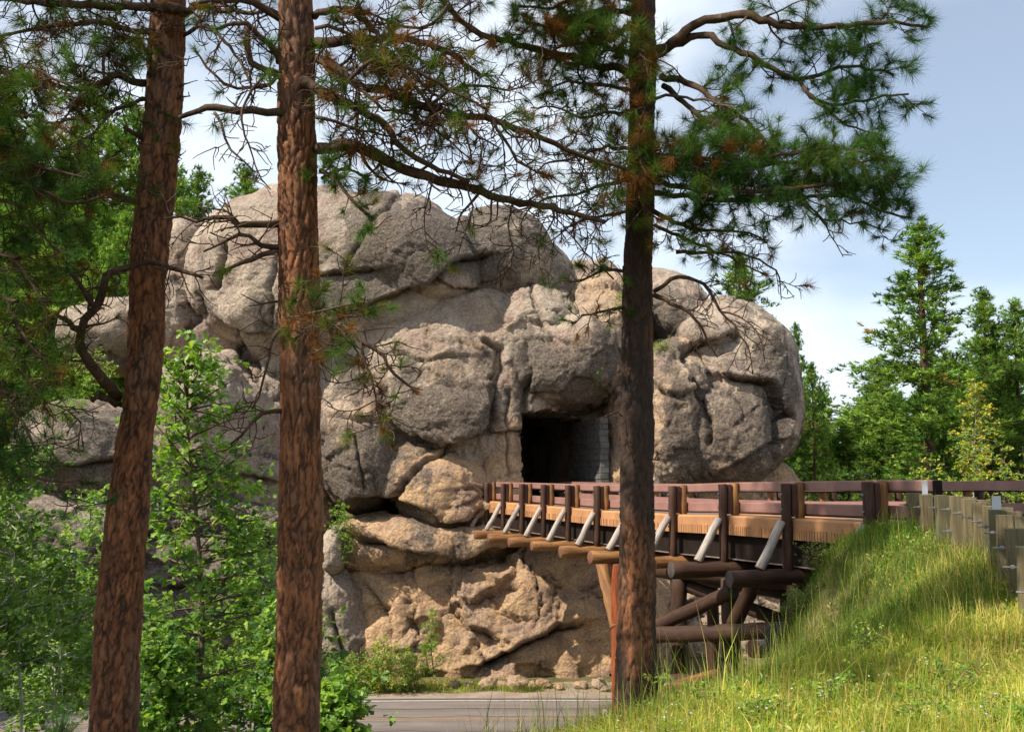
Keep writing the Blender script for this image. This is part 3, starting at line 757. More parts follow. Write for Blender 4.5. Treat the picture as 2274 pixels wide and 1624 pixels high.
def log_obj(name, p0, p1, r0, r1, mat, parent=bridge, org=br_loc, sides=16, wob=0.012, flat=True):
    p0 = np.asarray(p0, float); p1 = np.asarray(p1, float)
    L = np.linalg.norm(p1 - p0); n = max(4, int(L / 0.35) + 2)
    path = p0 + (p1 - p0) * np.linspace(0, 1, n)[:, None]
    path = path + (RNG.random((n, 3)) - 0.5) * wob * 2
    tb = Tubes(); rad = np.linspace(r0, r1, n) * (1 + (RNG.random(n) - 0.5) * 0.05)
    tb.add(path, rad, sides, cap=False)
    V = np.vstack(tb.V); G = np.vstack(tb.G); Q = tb.Q[0]
    ax = (p1 - p0) / L; extra = []; T = []; base = len(V)
    for e, sgn in ((0, 1), (n - 1, -1)):
        ring = V[e * sides:(e + 1) * sides]
        cen = path[e]
        inner = cen + (ring - cen) * 0.93 - ax * sgn * 0.015
        st = base + len(extra); extra += list(inner) + [cen - ax * sgn * 0.017]
        for k in range(sides):
            k2 = (k + 1) % sides
            a, b = e * sides + k, e * sides + k2
            T += [(a, st + k, b) if sgn > 0 else (a, b, st + k), (b, st + k, st + k2) if sgn > 0 else (b, st + k2, st + k)]
            T += [(st + k2, st + k, st + sides) if sgn > 0 else (st + k, st + k2, st + sides)]
    V = np.vstack([V, np.array(extra)]); G = np.vstack([G, np.zeros((len(extra), 3))])
    mi = np.concatenate([np.zeros(len(Q), int), np.ones(len(T), int)])
    me = mesh_np(name, V - org, [Q, np.array(T, np.int32)], True, {'gc': G}, mi)
    return obj(name, me, [mat, M['endd'] if mat == M['pier'] else M['endg']], parent)

def sweep_bridge(name, prof, ks, mat, org=br_loc, parent=bridge, matidx=None):
    """prof: list of (inward, down) corners; swept along the bridge"""
    prof = np.asarray(prof, float); m = len(prof)
    V = []
    for k in ks:
        p = bridge_xy(k); zt = rail_top(k); s = bscale(k)
        V.append(p[None, :] + BP[None, :] * prof[:, :1] + np.array((0, 0, 1.0))[None, :] * (zt - prof[:, 1:2] * s))
    V = np.vstack(V); n = len(ks)
    Q = grid_quads(n, m, True)
    caps = [np.arange(m)[None, :], (np.arange(m)[::-1] + (n - 1) * m)[None, :]]
    mi = None
    if matidx is not None:
        mi = np.concatenate([np.tile(np.asarray(matidx), n - 1), [0, 0]])
    return obj(name, mesh_np(name, V - org, [Q] + caps, False, None, mi), mat, parent)

WID = 5.7                                   # between the two rails' posts
ks_all = np.arange(-0.6, 10.56, 0.2)
for side in (0, 1):
    def S(x): return x if side == 0 else WID - x
    k0, k1 = (-0.35, 10.45) if side == 0 else (-0.9, 11.6)
    ks = np.linspace(k0, k1, 56)
    up = [(S(.50), .00), (S(.49), .03), (S(.49), .215), (S(.50), .235), (S(.62), .235), (S(.62), .0)]
    lo = [(S(.50), .545), (S(.49), .57), (S(.49), .79), (S(.50), .81), (S(.62), .81), (S(.62), .545)]
    if side: up = up[::-1]; lo = lo[::-1]
    mi = [0, 0, 0, 0, 0, 1] if side == 0 else [0, 0, 0, 0, 1, 0]
    sweep_bridge('upper_rail', up, ks, [M['rail'], M['railtop']], matidx=mi)
    sweep_bridge('lower_rail', lo, ks, [M['rail'], M['railtop']], matidx=mi)
    # thin dark flashing under each rail
    for d in (.242, .817):
        fl = [(S(.47), d), (S(.47), d + .03), (S(.66), d + .03), (S(.66), d)]
        sweep_bridge('rail_flange', fl[::-1] if side else fl, ks, M['steel'])
    cb = [(S(.18), .90), (S(.13), .95), (S(.13), 1.42), (S(.75), 1.42), (S(.75), .90)]
    sweep_bridge('kerb', cb[::-1] if side else cb, np.linspace(-0.6, 10.5, 56), M['curb'])
    gd = [(S(.32), 1.43), (S(.32), 2.06), (S(.62), 2.06), (S(.62), 1.43)]
    sweep_bridge('girder', gd[::-1] if side else gd, np.linspace(-0.4, 10.3, 40), M['steel'])
    gf = [(S(.22), 2.062), (S(.22), 2.085), (S(.74), 2.085), (S(.74), 2.062)]
    sweep_bridge('girder_flange', gf[::-1] if side else gf, np.linspace(-0.4, 10.3, 40), M['railtop'])
sweep_bridge('deck', [(.76, 1.05), (.76, 1.38), (WID - .76, 1.38), (WID - .76, 1.05)], np.linspace(-1.6, 10.6, 40), M['asphalt'])
sweep_bridge('girder', [(2.0, 1.39), (2.0, 2.06), (2.3, 2.06), (2.3, 1.39)], np.linspace(-0.4, 10.3, 20), M['steel'])
sweep_bridge('girder', [(3.4, 1.39), (3.4, 2.06), (3.7, 2.06), (3.7, 1.39)], np.linspace(-0.4, 10.3, 20), M['steel'])

# ribbed teeth along the lower half of the near kerb
def kerb_ribs():
    V = []; Q = []; T = 0
    k = -0.3
    rr = random.Random(4)
    while k < 10.4:
        w = rr.uniform(0.018, 0.030)
        if rr.random() < 0.82:
            pr = [(.128, 1.17 + rr.uniform(-.012, .012)), (.128, 1.418), (.098, 1.418), (.098, 1.175)]
            base = len(V)
            for kk in (k, k + w):
                p = bridge_xy(kk); zt = rail_top(kk); s = bscale(kk)
                for a, d in pr:
                    q = p + BP * a; q[2] = zt - d * s; V.append(q)
            for a, b, c, d in ((0, 1, 2, 3), (7, 6, 5, 4), (0, 4, 5, 1), (1, 5, 6, 2), (2, 6, 7, 3), (3, 7, 4, 0)):
                Q.append((base + a, base + b, base + c, base + d))
        k += w + rr.uniform(0.006, 0.012)
    o = obj('kerb_ribs', mesh_np('kerb_ribs', np.array(V) - br_loc, [np.array(Q)], False), M['curb'], bridge); o['kind'] = 'stuff'
kerb_ribs()

for k in range(11):
    jr = random.Random(k)
    r = 0.125 + jr.uniform(-.008, .012)
    top, bot = B(k, 0.0, .05), B(k, 0.0, 2.11)
    log_obj('post', bot, top, r * 1.03, r * .97, M['post'])
    log_obj('inner_post', B(k, 0.375, .892), B(k, 0.375, .04), .115, .11, M['gold'])
    bx = obj('spacer_block', box_mesh('spacer_block', 0.13, 0.16, 0.80 * bscale(k), 0.008), M['post'], bridge)
    cpt = B(k, 0.19, .46); bx.location = tuple(cpt - br_loc); bx.rotation_euler = (0, 0, math.atan2(BP[1], BP[0]))
    # cross beam with a flattened top, sticking out past the posts
    rb = .205 + jr.uniform(-.015, .02)
    outw = -1.5 + jr.uniform(-.12, .12)
    log_obj('cross_beam', B(k, outw, 2.115 + rb / bscale(k)), B(k, WID + 1.4, 2.115 + rb / bscale(k)), rb, rb * .95, M['gold'] if k < 8 else M['pier'], sides=20)  # near beams take the wood darkened to stand for shade
    log_obj('brace', B(k, -.80 + jr.uniform(-.05, .05), 2.10), B(k, -.13, .97), .125, .105, M['silver'])
    # far side post
    log_obj('post', B(k, WID, 2.11), B(k, WID, .05), .125, .12, M['post'], sides=10)
    log_obj('inner_post', B(k, WID - .375, .892), B(k, WID - .375, .04), .115, .11, M['gold'], sides=10)
    if k >= 1:
        ap = obj('angle_bracket', box_mesh('angle_bracket', 0.03, 0.16, 0.22, 0.004), M['galv'], bridge)
        cpt = B(k, 0.0, 2.0) + BD * 0.15; ap.location = tuple(cpt - br_loc); ap.rotation_euler = (0, 0, math.atan2(BP[1], BP[0]))
bh = Tubes(); bh.add([(0, 0, 0), (-.035, 0, 0)], [.028, .026], 8)
bh = bh.mesh('bolt', (0, 0, 0), False)
for k in range(2, 11):
    for dn in (.32, .68, 1.25):
        bo = obj('bolt', bh, M['galv'], bridge); bo.location = tuple(B(k, -.118, dn) - br_loc); bo.rotation_euler = (0, 0, math.atan2(BP[1], BP[0]))
# end panel of the near rail
ep = obj('rail_end', box_mesh('rail_end', .17, .12, .78, .02), M['steel'], bridge)
cpt = B(10.46, .56, .40); ep.location = tuple(cpt - br_loc); ep.rotation_euler = (0, 0, math.atan2(BP[1], BP[0]))

# piers below the deck
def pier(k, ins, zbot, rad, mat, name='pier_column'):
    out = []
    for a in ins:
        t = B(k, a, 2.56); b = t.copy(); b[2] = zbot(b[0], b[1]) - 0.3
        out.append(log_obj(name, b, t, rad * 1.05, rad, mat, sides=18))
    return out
gz = lambda x, y: float(ground_z(np.array([x]), np.array([y]))[0])
rt = B(6.1, -.25, 2.55); rb_ = P(1372, 1572, 0.1 + bridge_xy(6.1)[1]); 
rt[0] = rb_[0]; rt[1] = rb_[1]
log_obj('pier_column', (rb_[0], rb_[1], max(0.2, gz(rb_[0], rb_[1])) - .1), rt, .22, .20, M['redlog'], sides=20)
ft = obj('footing', box_mesh('footing', .9, .9, .9, .06, .02), M['concrete'], bridge)
ft.location = tuple(np.array((rb_[0] - .1, rb_[1], max(.2, gz(rb_[0], rb_[1])) + .15)) - br_loc)
log_obj('raking_strut', (rb_[0], rb_[1], rt[2] - 2.1), B(5.55, -.55, 2.52), .24, .21, M['gold'], sides=18)
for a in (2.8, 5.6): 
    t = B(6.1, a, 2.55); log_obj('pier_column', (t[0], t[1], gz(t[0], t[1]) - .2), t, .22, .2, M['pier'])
def PB(u, v, Y): return P(u, v, Y)
# near bent, seen to the right of the pine trunk
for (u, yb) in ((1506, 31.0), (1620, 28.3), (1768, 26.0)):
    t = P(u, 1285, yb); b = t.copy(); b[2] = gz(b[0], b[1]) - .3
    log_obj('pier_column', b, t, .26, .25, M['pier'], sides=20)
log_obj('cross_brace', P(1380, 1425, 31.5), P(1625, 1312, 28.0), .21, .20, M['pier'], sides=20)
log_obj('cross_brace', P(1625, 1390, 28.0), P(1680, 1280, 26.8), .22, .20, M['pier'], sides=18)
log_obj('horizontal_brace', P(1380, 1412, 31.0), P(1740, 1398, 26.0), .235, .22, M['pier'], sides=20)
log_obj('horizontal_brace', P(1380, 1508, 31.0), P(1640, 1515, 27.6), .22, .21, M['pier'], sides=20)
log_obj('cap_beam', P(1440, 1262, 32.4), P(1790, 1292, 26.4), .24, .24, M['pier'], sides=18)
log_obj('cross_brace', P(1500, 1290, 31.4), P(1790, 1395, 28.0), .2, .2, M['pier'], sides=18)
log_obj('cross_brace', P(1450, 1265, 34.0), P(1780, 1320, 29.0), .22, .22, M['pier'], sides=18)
log_obj('raking_strut', P(1440, 1548, 25.0), P(1590, 1500, 27.5), .22, .2, M['gold'], sides=18)

# logs of the crib at the foot of the embankment
def loose_log(p0, p1, r, mat, label):
    c = (np.asarray(p0) + np.asarray(p1)) / 2
    o = log_obj('log', p0, p1, r, r * .97, mat, None, np.asarray(p0), 22, .01)
    o.location = tuple(float(x) for x in p0)
    tag(o, label, 'log', 'retaining logs under the bridge end')
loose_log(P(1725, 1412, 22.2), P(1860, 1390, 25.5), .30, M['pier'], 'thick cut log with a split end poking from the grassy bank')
loose_log(P(1672, 1440, 22.6), P(1850, 1425, 25.5), .20, M['silver'], 'grey weathered log beneath the thick cut log in the bank')

# ------------------------------------------------------------------ guard rail of the approach road
GP = [(2024, 1093, 20.2), (2056, 1097, 19.35), (2089, 1098, 18.5), (2122, 1100, 17.65), (2151, 1106, 16.8), (2173, 1114, 15.95), (2195, 1122, 15.1), (2211, 1130.5, 14.25), (2228, 1142, 13.4), (2254, 1172, 12.5), (2277, 1212, 11.65), (2310, 1265, 10.8)]
gr_loc = P(2195, 1240, 15.1)
guard = empty('guard_rail', gr_loc, 'roadside guard rail of squared timber posts with steel bolts and reflectors', 'guard rail')
pm = box_mesh('post', 0.17, 0.21, 1.5, 0.008, 0.003, 1); bmk = box_mesh('offset_block', 0.16, 0.21, 0.42, 0.008, 0.003, 2)
import bmesh
def bolt_mesh():
    tb = Tubes(); tb.add([(0, 0, 0), (0, -.06, 0), (0, -.16, 0)], [.011, .011, .011], 8)
    tb.add([(0, -.035, 0), (0, -.075, 0)], [.026, .026], 6)
    return tb.mesh('bolt', (0, 0, 0), False)
boltm = bolt_mesh()
gpts = [P(*g) for g in GP]
for i, p in enumerate(gpts):
    nx = gpts[min(i + 1, len(gpts) - 1)]; pv = gpts[max(i - 1, 0)]
    d = nx - pv; d[2] = 0; d /= np.linalg.norm(d)
    perp = np.array((-d[1], d[0], 0))            # towards the road
    if perp[0] < 0: perp = -perp
    rz = math.atan2(perp[1], perp[0]) - math.pi / 2
    po = obj('post', pm, M['timber'], guard); po.location = tuple(p - gr_loc + np.array((0, 0, -.75))); po.rotation_euler = (random.uniform(-.02, .02), random.uniform(-.02, .02), rz)
    bl = obj('offset_block', bmk, M['timber'], guard); bl.location = tuple(p + perp * .22 - gr_loc + np.array((0, 0, -.23))); bl.rotation_euler = (0, 0, rz)
    bo = obj('bolt', boltm, M['galv'], po); bo.location = (0, -.095, .75 - .24)
    if i in (1, 3): 
        bo = obj('bolt', boltm, M['galv'], po); bo.location = (0, -.095, .75 - .62)
# steel beam on the road side
bp = []
for i, p in enumerate(gpts):
    nx = gpts[min(i + 1, len(gpts) - 1)]; pv = gpts[max(i - 1, 0)]
    d = nx - pv; d[2] = 0; d /= np.linalg.norm(d); perp = np.array((-d[1], d[0], 0)); perp = perp if perp[0] > 0 else -perp
    bp.append((p, perp))
prof = [(.33, -.06), (.37, -.09), (.37, -.16), (.33, -.2), (.37, -.25), (.37, -.32), (.33, -.36), (.345, -.36), (.385, -.32), (.385, -.24), (.345, -.2), (.385, -.16), (.385, -.09), (.345, -.06)]
V = np.array([p + perp * a + np.array((0, 0, b)) for p, perp in bp for a, b in prof]) - gr_loc
obj('steel_beam', mesh_np('steel_beam', V, [grid_quads(len(bp), len(prof), True)], False), M['steel'], guard)
for (u, v0, v1, Y, w) in ((2053, 1067, 1096, 19.5, 11.5), (2212, 1100, 1131, 14.3, 18.5)):
    t = P(u, v0, Y); b = P(u, v1 + 10, Y)
    o = obj('reflector', box_mesh('reflector', w * Y / FPX, .01, float(t[2] - b[2]), .002), M['refl'], guard)
    o.location = tuple((t + b) / 2 - gr_loc); o.rotation_euler = (0, 0, -.25)

# ------------------------------------------------------------------ pine trees
def bark_trunk(name, centre_pts, radii, root, org, zsplit, seed, char=0.0, sides=96, step=0.023):
    """centre_pts: world polyline bottom to top"""
    path = catmull(centre_pts, step)
    lo = path[path[:, 2] < zsplit]; hi = path[path[:, 2] >= zsplit][::8]
    path = np.vstack([lo, hi])
    zc = np.array(centre_pts)[:, 2]; rad = np.interp(path[:, 2], zc, radii)
    th = np.linspace(0, 2 * math.pi, sides, endpoint=False)
    n = len(path)
    R = rad[:, None]; Z = path[:, 2][:, None]
    C, S_ = np.cos(th)[None, :], np.sin(th)[None, :]
    sp = np.stack(np.broadcast_arrays(C * R, S_ * R, Z * 1.0), -1).reshape(-1, 3)
    wq = sp + np.stack([noise3(sp * 4, seed), noise3(sp * 4 + 7, seed + 1), noise3(sp * 3, seed + 2) * 2.2], 1) * 0.03
    wq = wq + np.stack([noise3(sp * 11, seed + 31), noise3(sp * 11 + 3, seed + 32), noise3(sp * 7, seed + 33) * 2.0], 1) * 0.022
    f1, f2, idv = worley(wq * np.array((15.0, 15.0, 3.4 if seed != 13 else 2.0)), seed)
    e = f2 - f1
    m1 = smooth(-0.35, 0.25, noise3(sp * np.array((3.0, 3.0, 1.5)), seed + 41))
    crack = np.exp(-(e / 0.11) ** 2) * (0.45 + 0.55 * m1)
    g1, g2, gid = worley(wq * np.array((34.0, 34.0, 9.0)), seed + 5)
    fine = np.exp(-((g2 - g1) / 0.10) ** 2) * smooth(-0.2, 0.3, noise3(sp * 6, seed + 44))
    off = smooth(0.0, 0.25, e) * 0.018 + (idv - 0.5) * 0.008 + (gid - 0.5) * 0.006 + fbm(sp * 20, 3, seed + 8) * 0.007 - fine * 0.005
    fur = fbm(wq * np.array((13.0, 13.0, 3.4)), 3, seed + 61, 0.6, ridged=True)
    fur = smooth(0.52, 0.78, fur)
    off -= fur * 0.007
    crack = np.clip(np.maximum(crack * .85, fine * 0.55) + fur * 0.55, 0, 1)
    off += fbm(sp * np.array((2.0, 2.0, 0.9)), 2, seed + 3) * 0.03
    rr = (np.broadcast_to(R, (n, sides)).ravel() - 0.012 + off)
    V = np.repeat(path, sides, 0) + np.stack([np.tile(np.cos(th), n) * rr, np.tile(np.sin(th), n) * rr, np.zeros(n * sides)], 1)
    ch = smooth(0.05, 0.35, fbm(sp * np.array((1.2, 1.2, 0.55)), 3, seed + 21) + char - 0.25) * (0.84 if char else 0.35)
    me = mesh_np(name, V - org, [grid_quads(n, sides, True)], True, {'gc': sp, 'crack': np.clip(crack * 1.1, 0, 1), 'char': ch, 'plate': np.clip(idv * .6 + gid * .4, 0, 1)})
    return obj(name, me, M['bark'], root), path, rad

def unit(v): return v / (np.linalg.norm(v) + 1e-9)

def walk(rr, p, d, L, step, wob, up):
    pts = [p]; n = max(2, int(L / step)); d = d.copy()
    cur = np.array((rr.gauss(0, 1), rr.gauss(0, 1), rr.gauss(0, 1))) * wob
    for i in range(n):
        cur = cur * 0.7 + np.array((rr.gauss(0, 1), rr.gauss(0, 1), rr.gauss(0, 1))) * wob * 0.8
        d = unit(d + cur + np.array((0, 0, up)))
        p = p + d * step; pts.append(p)
    return np.array(pts)

def tuft_mesh(name, Pn, Dn, Sz, Tint, per, org, wid=0.0031, spread=1.55, seed=1):
    rg = np.random.default_rng(seed)
    n = len(Pn); Pn = np.asarray(Pn); Dn = np.asarray(Dn); Sz = np.asarray(Sz); Tint = np.asarray(Tint)
    D = np.repeat(Dn, per, 0); S0 = np.repeat(Sz, per); base = np.repeat(Pn, per, 0)
    rnd = rg.normal(size=(n * per, 3)); rnd -= (rnd * D).sum(1)[:, None] * D
    rnd /= np.linalg.norm(rnd, axis=1)[:, None] + 1e-9
    ang = spread * (0.18 + 0.75 * rg.random(n * per))
    nd = D * np.cos(ang)[:, None] + rnd * np.sin(ang)[:, None]
    base = base - D * (rg.random(n * per) * 0.75 * S0)[:, None]
    Ln = S0 * (0.7 + 0.5 * rg.random(n * per))
    sd = np.cross(nd, rg.normal(size=(n * per, 3))); sd /= np.linalg.norm(sd, axis=1)[:, None] + 1e-9
    w = wid * (0.8 + 0.5 * rg.random(n * per))
    mid = base + nd * (Ln * 0.5)[:, None]
    tip = base + nd * Ln[:, None] + np.array((0, 0, -1.0)) * (Ln * 0.10 * rg.random(n * per))[:, None]
    V = np.stack([base - sd * (w * .6)[:, None], base + sd * (w * .6)[:, None], tip], 1).reshape(-1, 3)
    col = np.repeat(Tint, per, 0) * (0.65 + 0.7 * rg.random((n * per, 1)))
    col = np.repeat(np.hstack([col, np.ones((n * per, 1))]), 3, 0)
    T = np.arange(n * per * 3).reshape(-1, 3)
    return mesh_np(name, V - np.asarray(org), [T], False, {'tint': col})

GREEN = np.array((0.06, 0.13, 0.026)); OLIVE = np.array((0.12, 0.12, 0.026)); RUST = np.array((0.19, 0.085, 0.028))
def needle_tint(rr, brown):
    if brown < .1: return np.array((.045, .10, .026)) * rr.uniform(.6, 1.4)
    x = rr.random()
    if x < brown: 
        return RUST * (0.6 + 0.7 * rr.random()) if rr.random() < .6 else OLIVE * (0.8 + .6 * rr.random())
    return GREEN * (0.55 + 0.8 * rr.random()) + np.array((0.03, 0.015, 0)) * rr.random()

TREE_SEED = [100]
def limb(root, org, pts, r0, r1, spacing=0.16, L=(0.3, 0.8), tuft=0.5, brown=0.25, up=0.02, wob=0.16, t0=0.12, sub=0.10, per=70, size=0.15, mat='twig', hang=0.0, sub_L=(0.10, 0.30), endtuft=True, jit=0.02):
    """pts: list of (u, v, Y) in the photo; grows a crooked limb with twigs and needle tufts"""
    TREE_SEED[0] += 1; rr = random.Random(TREE_SEED[0])
    path = catmull([P(*q) if not isinstance(q, np.ndarray) else q for q in pts], 0.09)
    n = len(path); path = path + np.array([[rr.gauss(0, jit * .4), rr.gauss(0, jit), rr.gauss(0, jit * .4)] for _ in range(n)])
    rad = np.linspace(r0, r1, n) * np.array([1 + rr.uniform(-.1, .1) for _ in range(n)])
    tb = Tubes(); tb.add(path, rad, 9)
    TP, TD, TS_, TT = [], [], [], []
    def put(p, d, s):
        if rr.random() < tuft:
            TP.append(p); TD.append(unit(unit(d) + np.array((0, 0, .2)))); TS_.append(s * rr.uniform(.6, 1.3)); TT.append(needle_tint(rr, brown))
    seg = np.concatenate([[0], np.cumsum(np.linalg.norm(np.diff(path, axis=0), axis=1))]); tot = seg[-1]
    spacing *= 0.78; sub *= 0.8
    s = t0 * tot + rr.uniform(0, spacing)
    while s < tot:
        i = min(n - 2, int(np.searchsorted(seg, s)) - 1); i = max(i, 0)
        tan = unit(path[i + 1] - path[i]); p = path[i] + (path[i + 1] - path[i]) * rr.random()
        pr = np.array((rr.gauss(0, 1), rr.gauss(0, .8), rr.gauss(0, 1) - hang)); pr = unit(pr - tan * (pr @ tan))
        d = unit(tan * rr.uniform(.25, .9) + pr)
        LL = rr.uniform(*L) * (1.0 - 0.35 * s / tot)
        cp = walk(rr, p, d, LL, 0.055, wob, up + rr.uniform(-.03, .03))
        ra = max(0.0055, rad[i] * rr.uniform(.22, .42)); ra = min(ra, .02)
        tb.add(cp, np.linspace(ra, .0045, len(cp)), 4, cap=False)
        if endtuft: put(cp[-1], cp[-1] - cp[-2], size)
        m = len(cp); j = 2
        while j < m - 1:
            if rr.random() < 0.055 / sub:
                t2 = unit(cp[j + 1] - cp[j]); q = np.array((rr.gauss(0, 1), rr.gauss(0, 1), rr.gauss(0, 1))); q = unit(q - t2 * (q @ t2))
                d2 = unit(t2 * rr.uniform(.4, 1.0) + q)
                sp_ = walk(rr, cp[j], d2, rr.uniform(*sub_L), 0.045, wob * 1.15, up + .03)
                tb.add(sp_, np.linspace(.0062, .0035, len(sp_)), 3, cap=False)
                put(sp_[-1], sp_[-1] - sp_[-2], size)
            j += 1
        s += spacing * rr.uniform(.6, 1.4)
    put(path[-1], path[-1] - path[-2], size)
    o = obj('branch', tb.mesh('branch', org), M[mat], root)
    if TP:
        obj('needles', tuft_mesh('needles', TP, TD, np.array(TS_) * 1.08, TT, int(per * 1.45), org, seed=TREE_SEED[0]), M['needle'], o)
    return o

def stub(root, org, pts, r0, r1, mat='dead'):
    TREE_SEED[0] += 1; rr = random.Random(TREE_SEED[0])
    path = catmull([P(*q) for q in pts], 0.06); path = path + np.array([[rr.gauss(0, .006) for _ in range(3)] for _ in path])
    tb = Tubes(); tb.add(path, np.linspace(r0, r1, len(path)), 7)
    return obj('branch', tb.mesh('branch', org), M[mat], root)

def crown_above(root, org, path_top, z0, z1, nl, reach, seed, tufts=26, dirs=None):
    """upper crown of the same tree, above the picture: limbs with needles that shade what is below"""
    rr = random.Random(seed)
    for i in range(nl):
        f = (i + .5) / nl; z = z0 + (z1 - z0) * f
        k = int(np.argmin(np.abs(path_top[:, 2] - z))); p = path_top[k]
        a = rr.uniform(0, 6.283) if dirs is None else rr.choice(dirs) + rr.uniform(-.6, .6)
        R = reach * (1 - .7 * f) * rr.uniform(.7, 1.1)
        d = np.array((math.cos(a), math.sin(a), .15))
        pts = [p, p + d * R * .35, p + d * R * .7 + np.array((0, 0, .1)), p + d * R + np.array((0, 0, .35))]
        limb(root, org, pts, .045, .015, .26, (.5, 1.2), .95, .2, .03, .12, .2, .14, 46, .21)

# --- left pine
Y1 = 10.0
def edges(lst, Y):
    c = [P((a + b) / 2, v, Y) for v, a, b in lst]; r = [(b - a) / 2 * Y / FPX for v, a, b in lst]
    return c[::-1], r[::-1]
c1, r1 = edges([(0, 335, 415), (200, 325, 405), (400, 308, 390), (600, 290, 372), (800, 283, 357), (900, 272, 350), (1000, 256, 338), (1200, 233, 322), (1400, 213, 310), (1624, 203, 302), (1750, 196, 304), (1900, 186, 310)], Y1)
d = unit(c1[-1] - c1[-4])
for q in (1.5, 3.5, 6.0): c1.append(c1[-1] + d * 2.2); r1.append(r1[-1] * .86)
t1_loc = np.array((c1[0][0], c1[0][1], gz(c1[0][0], c1[0][1])))
tree1 = empty('pine_tree', t1_loc, 'leaning red-barked ponderosa pine, leftmost of the three big trunks', 'tree', 'large pines in front')
_, tp1, _ = bark_trunk('trunk', c1, r1, tree1, t1_loc, EYE + 4.9, 3)
# --- middle pine
Y2 = 9.3
c2, r2 = edges([(0, 618, 697), (200, 617, 700), (400, 618, 706), (600, 621, 709), (800, 623, 712), (1000, 622, 713), (1200, 616, 714), (1400, 612, 711), (1624, 609, 707), (1750, 606, 708), (1900, 600, 712)], Y2)
d = unit(c2[-1] - c2[-4])
for q in range(3): c2.append(c2[-1] + d * 2.2); r2.append(r2[-1] * .87)
t2_loc = np.array((c2[0][0], c2[0][1], gz(c2[0][0], c2[0][1])))
tree2 = empty('pine_tree', t2_loc, 'straight red-barked ponderosa pine standing between the oak sapling and the bridge', 'tree', 'large pines in front')
_, tp2, _ = bark_trunk('trunk', c2, r2, tree2, t2_loc, EYE + 4.6, 13)
# --- right pine
Y3 = 11.5
c3, r3 = edges([(0, 1400, 1456), (200, 1397, 1455), (400, 1391, 1453), (600, 1385, 1451), (800, 1379, 1450), (1000, 1378, 1449), (1200, 1375, 1452), (1400, 1370, 1455), (1540, 1366, 1460), (1640, 1360, 1466)], Y3)
d = unit(c3[-1] - c3[-4])
for q in range(3): c3.append(c3[-1] + d * 2.4); r3.append(r3[-1] * .85)
t3_loc = np.array((c3[0][0], c3[0][1], gz(c3[0][0], c3[0][1])))
tree3 = empty('pine_tree', t3_loc, 'dark scorched ponderosa pine rooted in the grass in front of the bridge', 'tree', 'large pines in front')
_, tp3, _ = bark_trunk('trunk', c3, r3, tree3, t3_loc, EYE + 5.7, 29, char=0.6)

# limbs of the middle pine, right side
T2 = (tree2, t2_loc)
limb(*T2, [(700, 335, 9.3), (766, 323, 9.1), (806, 330, 9.0), (853, 353, 9.0), (899, 373, 9.0), (949, 393, 9.0), (1000, 407, 9.1), (1066, 423, 9.2), (1133, 447, 9.3), (1200, 457, 9.4), (1266, 473, 9.5), (1340, 492, 9.6)], .062, .024, .10, (.25, .75), .12, .3, -.01, .2, .12, .10, 50, .13, hang=.7)
limb(*T2, [(666, 177, 9.2), (733, 213, 8.9), (799, 240, 8.8), (853, 277, 8.8), (879, 313, 8.8), (906, 333, 8.9), (953, 363, 8.9), (1000, 383, 9.0), (1040, 402, 9.0)], .055, .02, .11, (.25, .7), .1, .3, .0, .2, .12, .10, 50, .13)
limb(*T2, [(697, 97, 9.3), (740, 92, 9.1), (800, 86, 9.0), (860, 84, 8.9), (930, 92, 8.8), (1000, 120, 8.8), (1070, 170, 8.8)], .055, .018, .11, (.3, .8), .33, .55, .01, .2, .12, .10, 60, .14)
limb(*T2, [(697, 130, 9.3), (739, 147, 9.1), (776, 177, 9.0), (809, 197, 9.0), (853, 200, 9.0), (933, 233, 9.0), (1000, 253, 9.1), (1100, 267, 9.2), (1166, 293, 9.3), (1233, 320, 9.4), (1300, 347, 9.5), (1390, 373, 9.6)], .05, .018, .10, (.3, .8), .25, .45, .0, .2, .12, .09, 55, .14)
limb(*T2, [(697, 40, 9.3), (740, 20, 9.1), (800, 40, 8.9), (860, 110, 8.7), (910, 180, 8.6), (960, 240, 8.6), (1000, 310, 8.6)], .035, .012, .10, (.3, .8), .2, .5, .0, .2, .12, .09, 55, .14)
limb(*T2, [(715, 140, 8.9), (760, 190, 8.7), (800, 150, 8.5), (850, 130, 8.4), (930, 160, 8.4), (1000, 200, 8.4), (1080, 240, 8.5)], .022, .010, .09, (.3, .7), .33, .6, .02, .2, .05, .09, 60, .15)
limb(*T2, [(712, 380, 9.3), (740, 395, 9.1), (770, 430, 9.0), (800, 465, 8.9), (826, 483, 8.9)], .026, .012, .10, (.15, .45), .6, .1, .05, .17, .05, .10, 70, .13)
limb(*T2, [(712, 395, 9.3), (735, 385, 9.2), (760, 375, 9.1), (790, 385, 9.0), (815, 395, 9.0)], .018, .008, .07, (.15, .35), .9, .1, .05, .15, .05, .10, 80, .14)
for pts in ([(700, 60), (760, 70), (830, 120), (880, 150), (950, 150), (1020, 140)], [(700, 262), (750, 270), (800, 290), (870, 300), (930, 288)], [(870, 90), (900, 140), (950, 200), (1010, 240), (1060, 300), (1110, 330)],
            [(1000, 5), (960, 50), (900, 60), (850, 40), (780, 10)], [(1090, 265), (1130, 330), (1170, 370), (1230, 390)], [(800, 195), (850, 240), (920, 260), (980, 300), (1040, 350)], [(760, 150), (800, 220), (790, 280), (830, 330)], [(950, 240), (1000, 200), (1060, 190), (1130, 200), (1190, 180)]):
    limb(*T2, [(u_, v_, 8.8) for u_, v_ in pts], .018, .007, .075, (.2, .6), .2, .65, 0.0, .22, .05, .075, 60, .15)
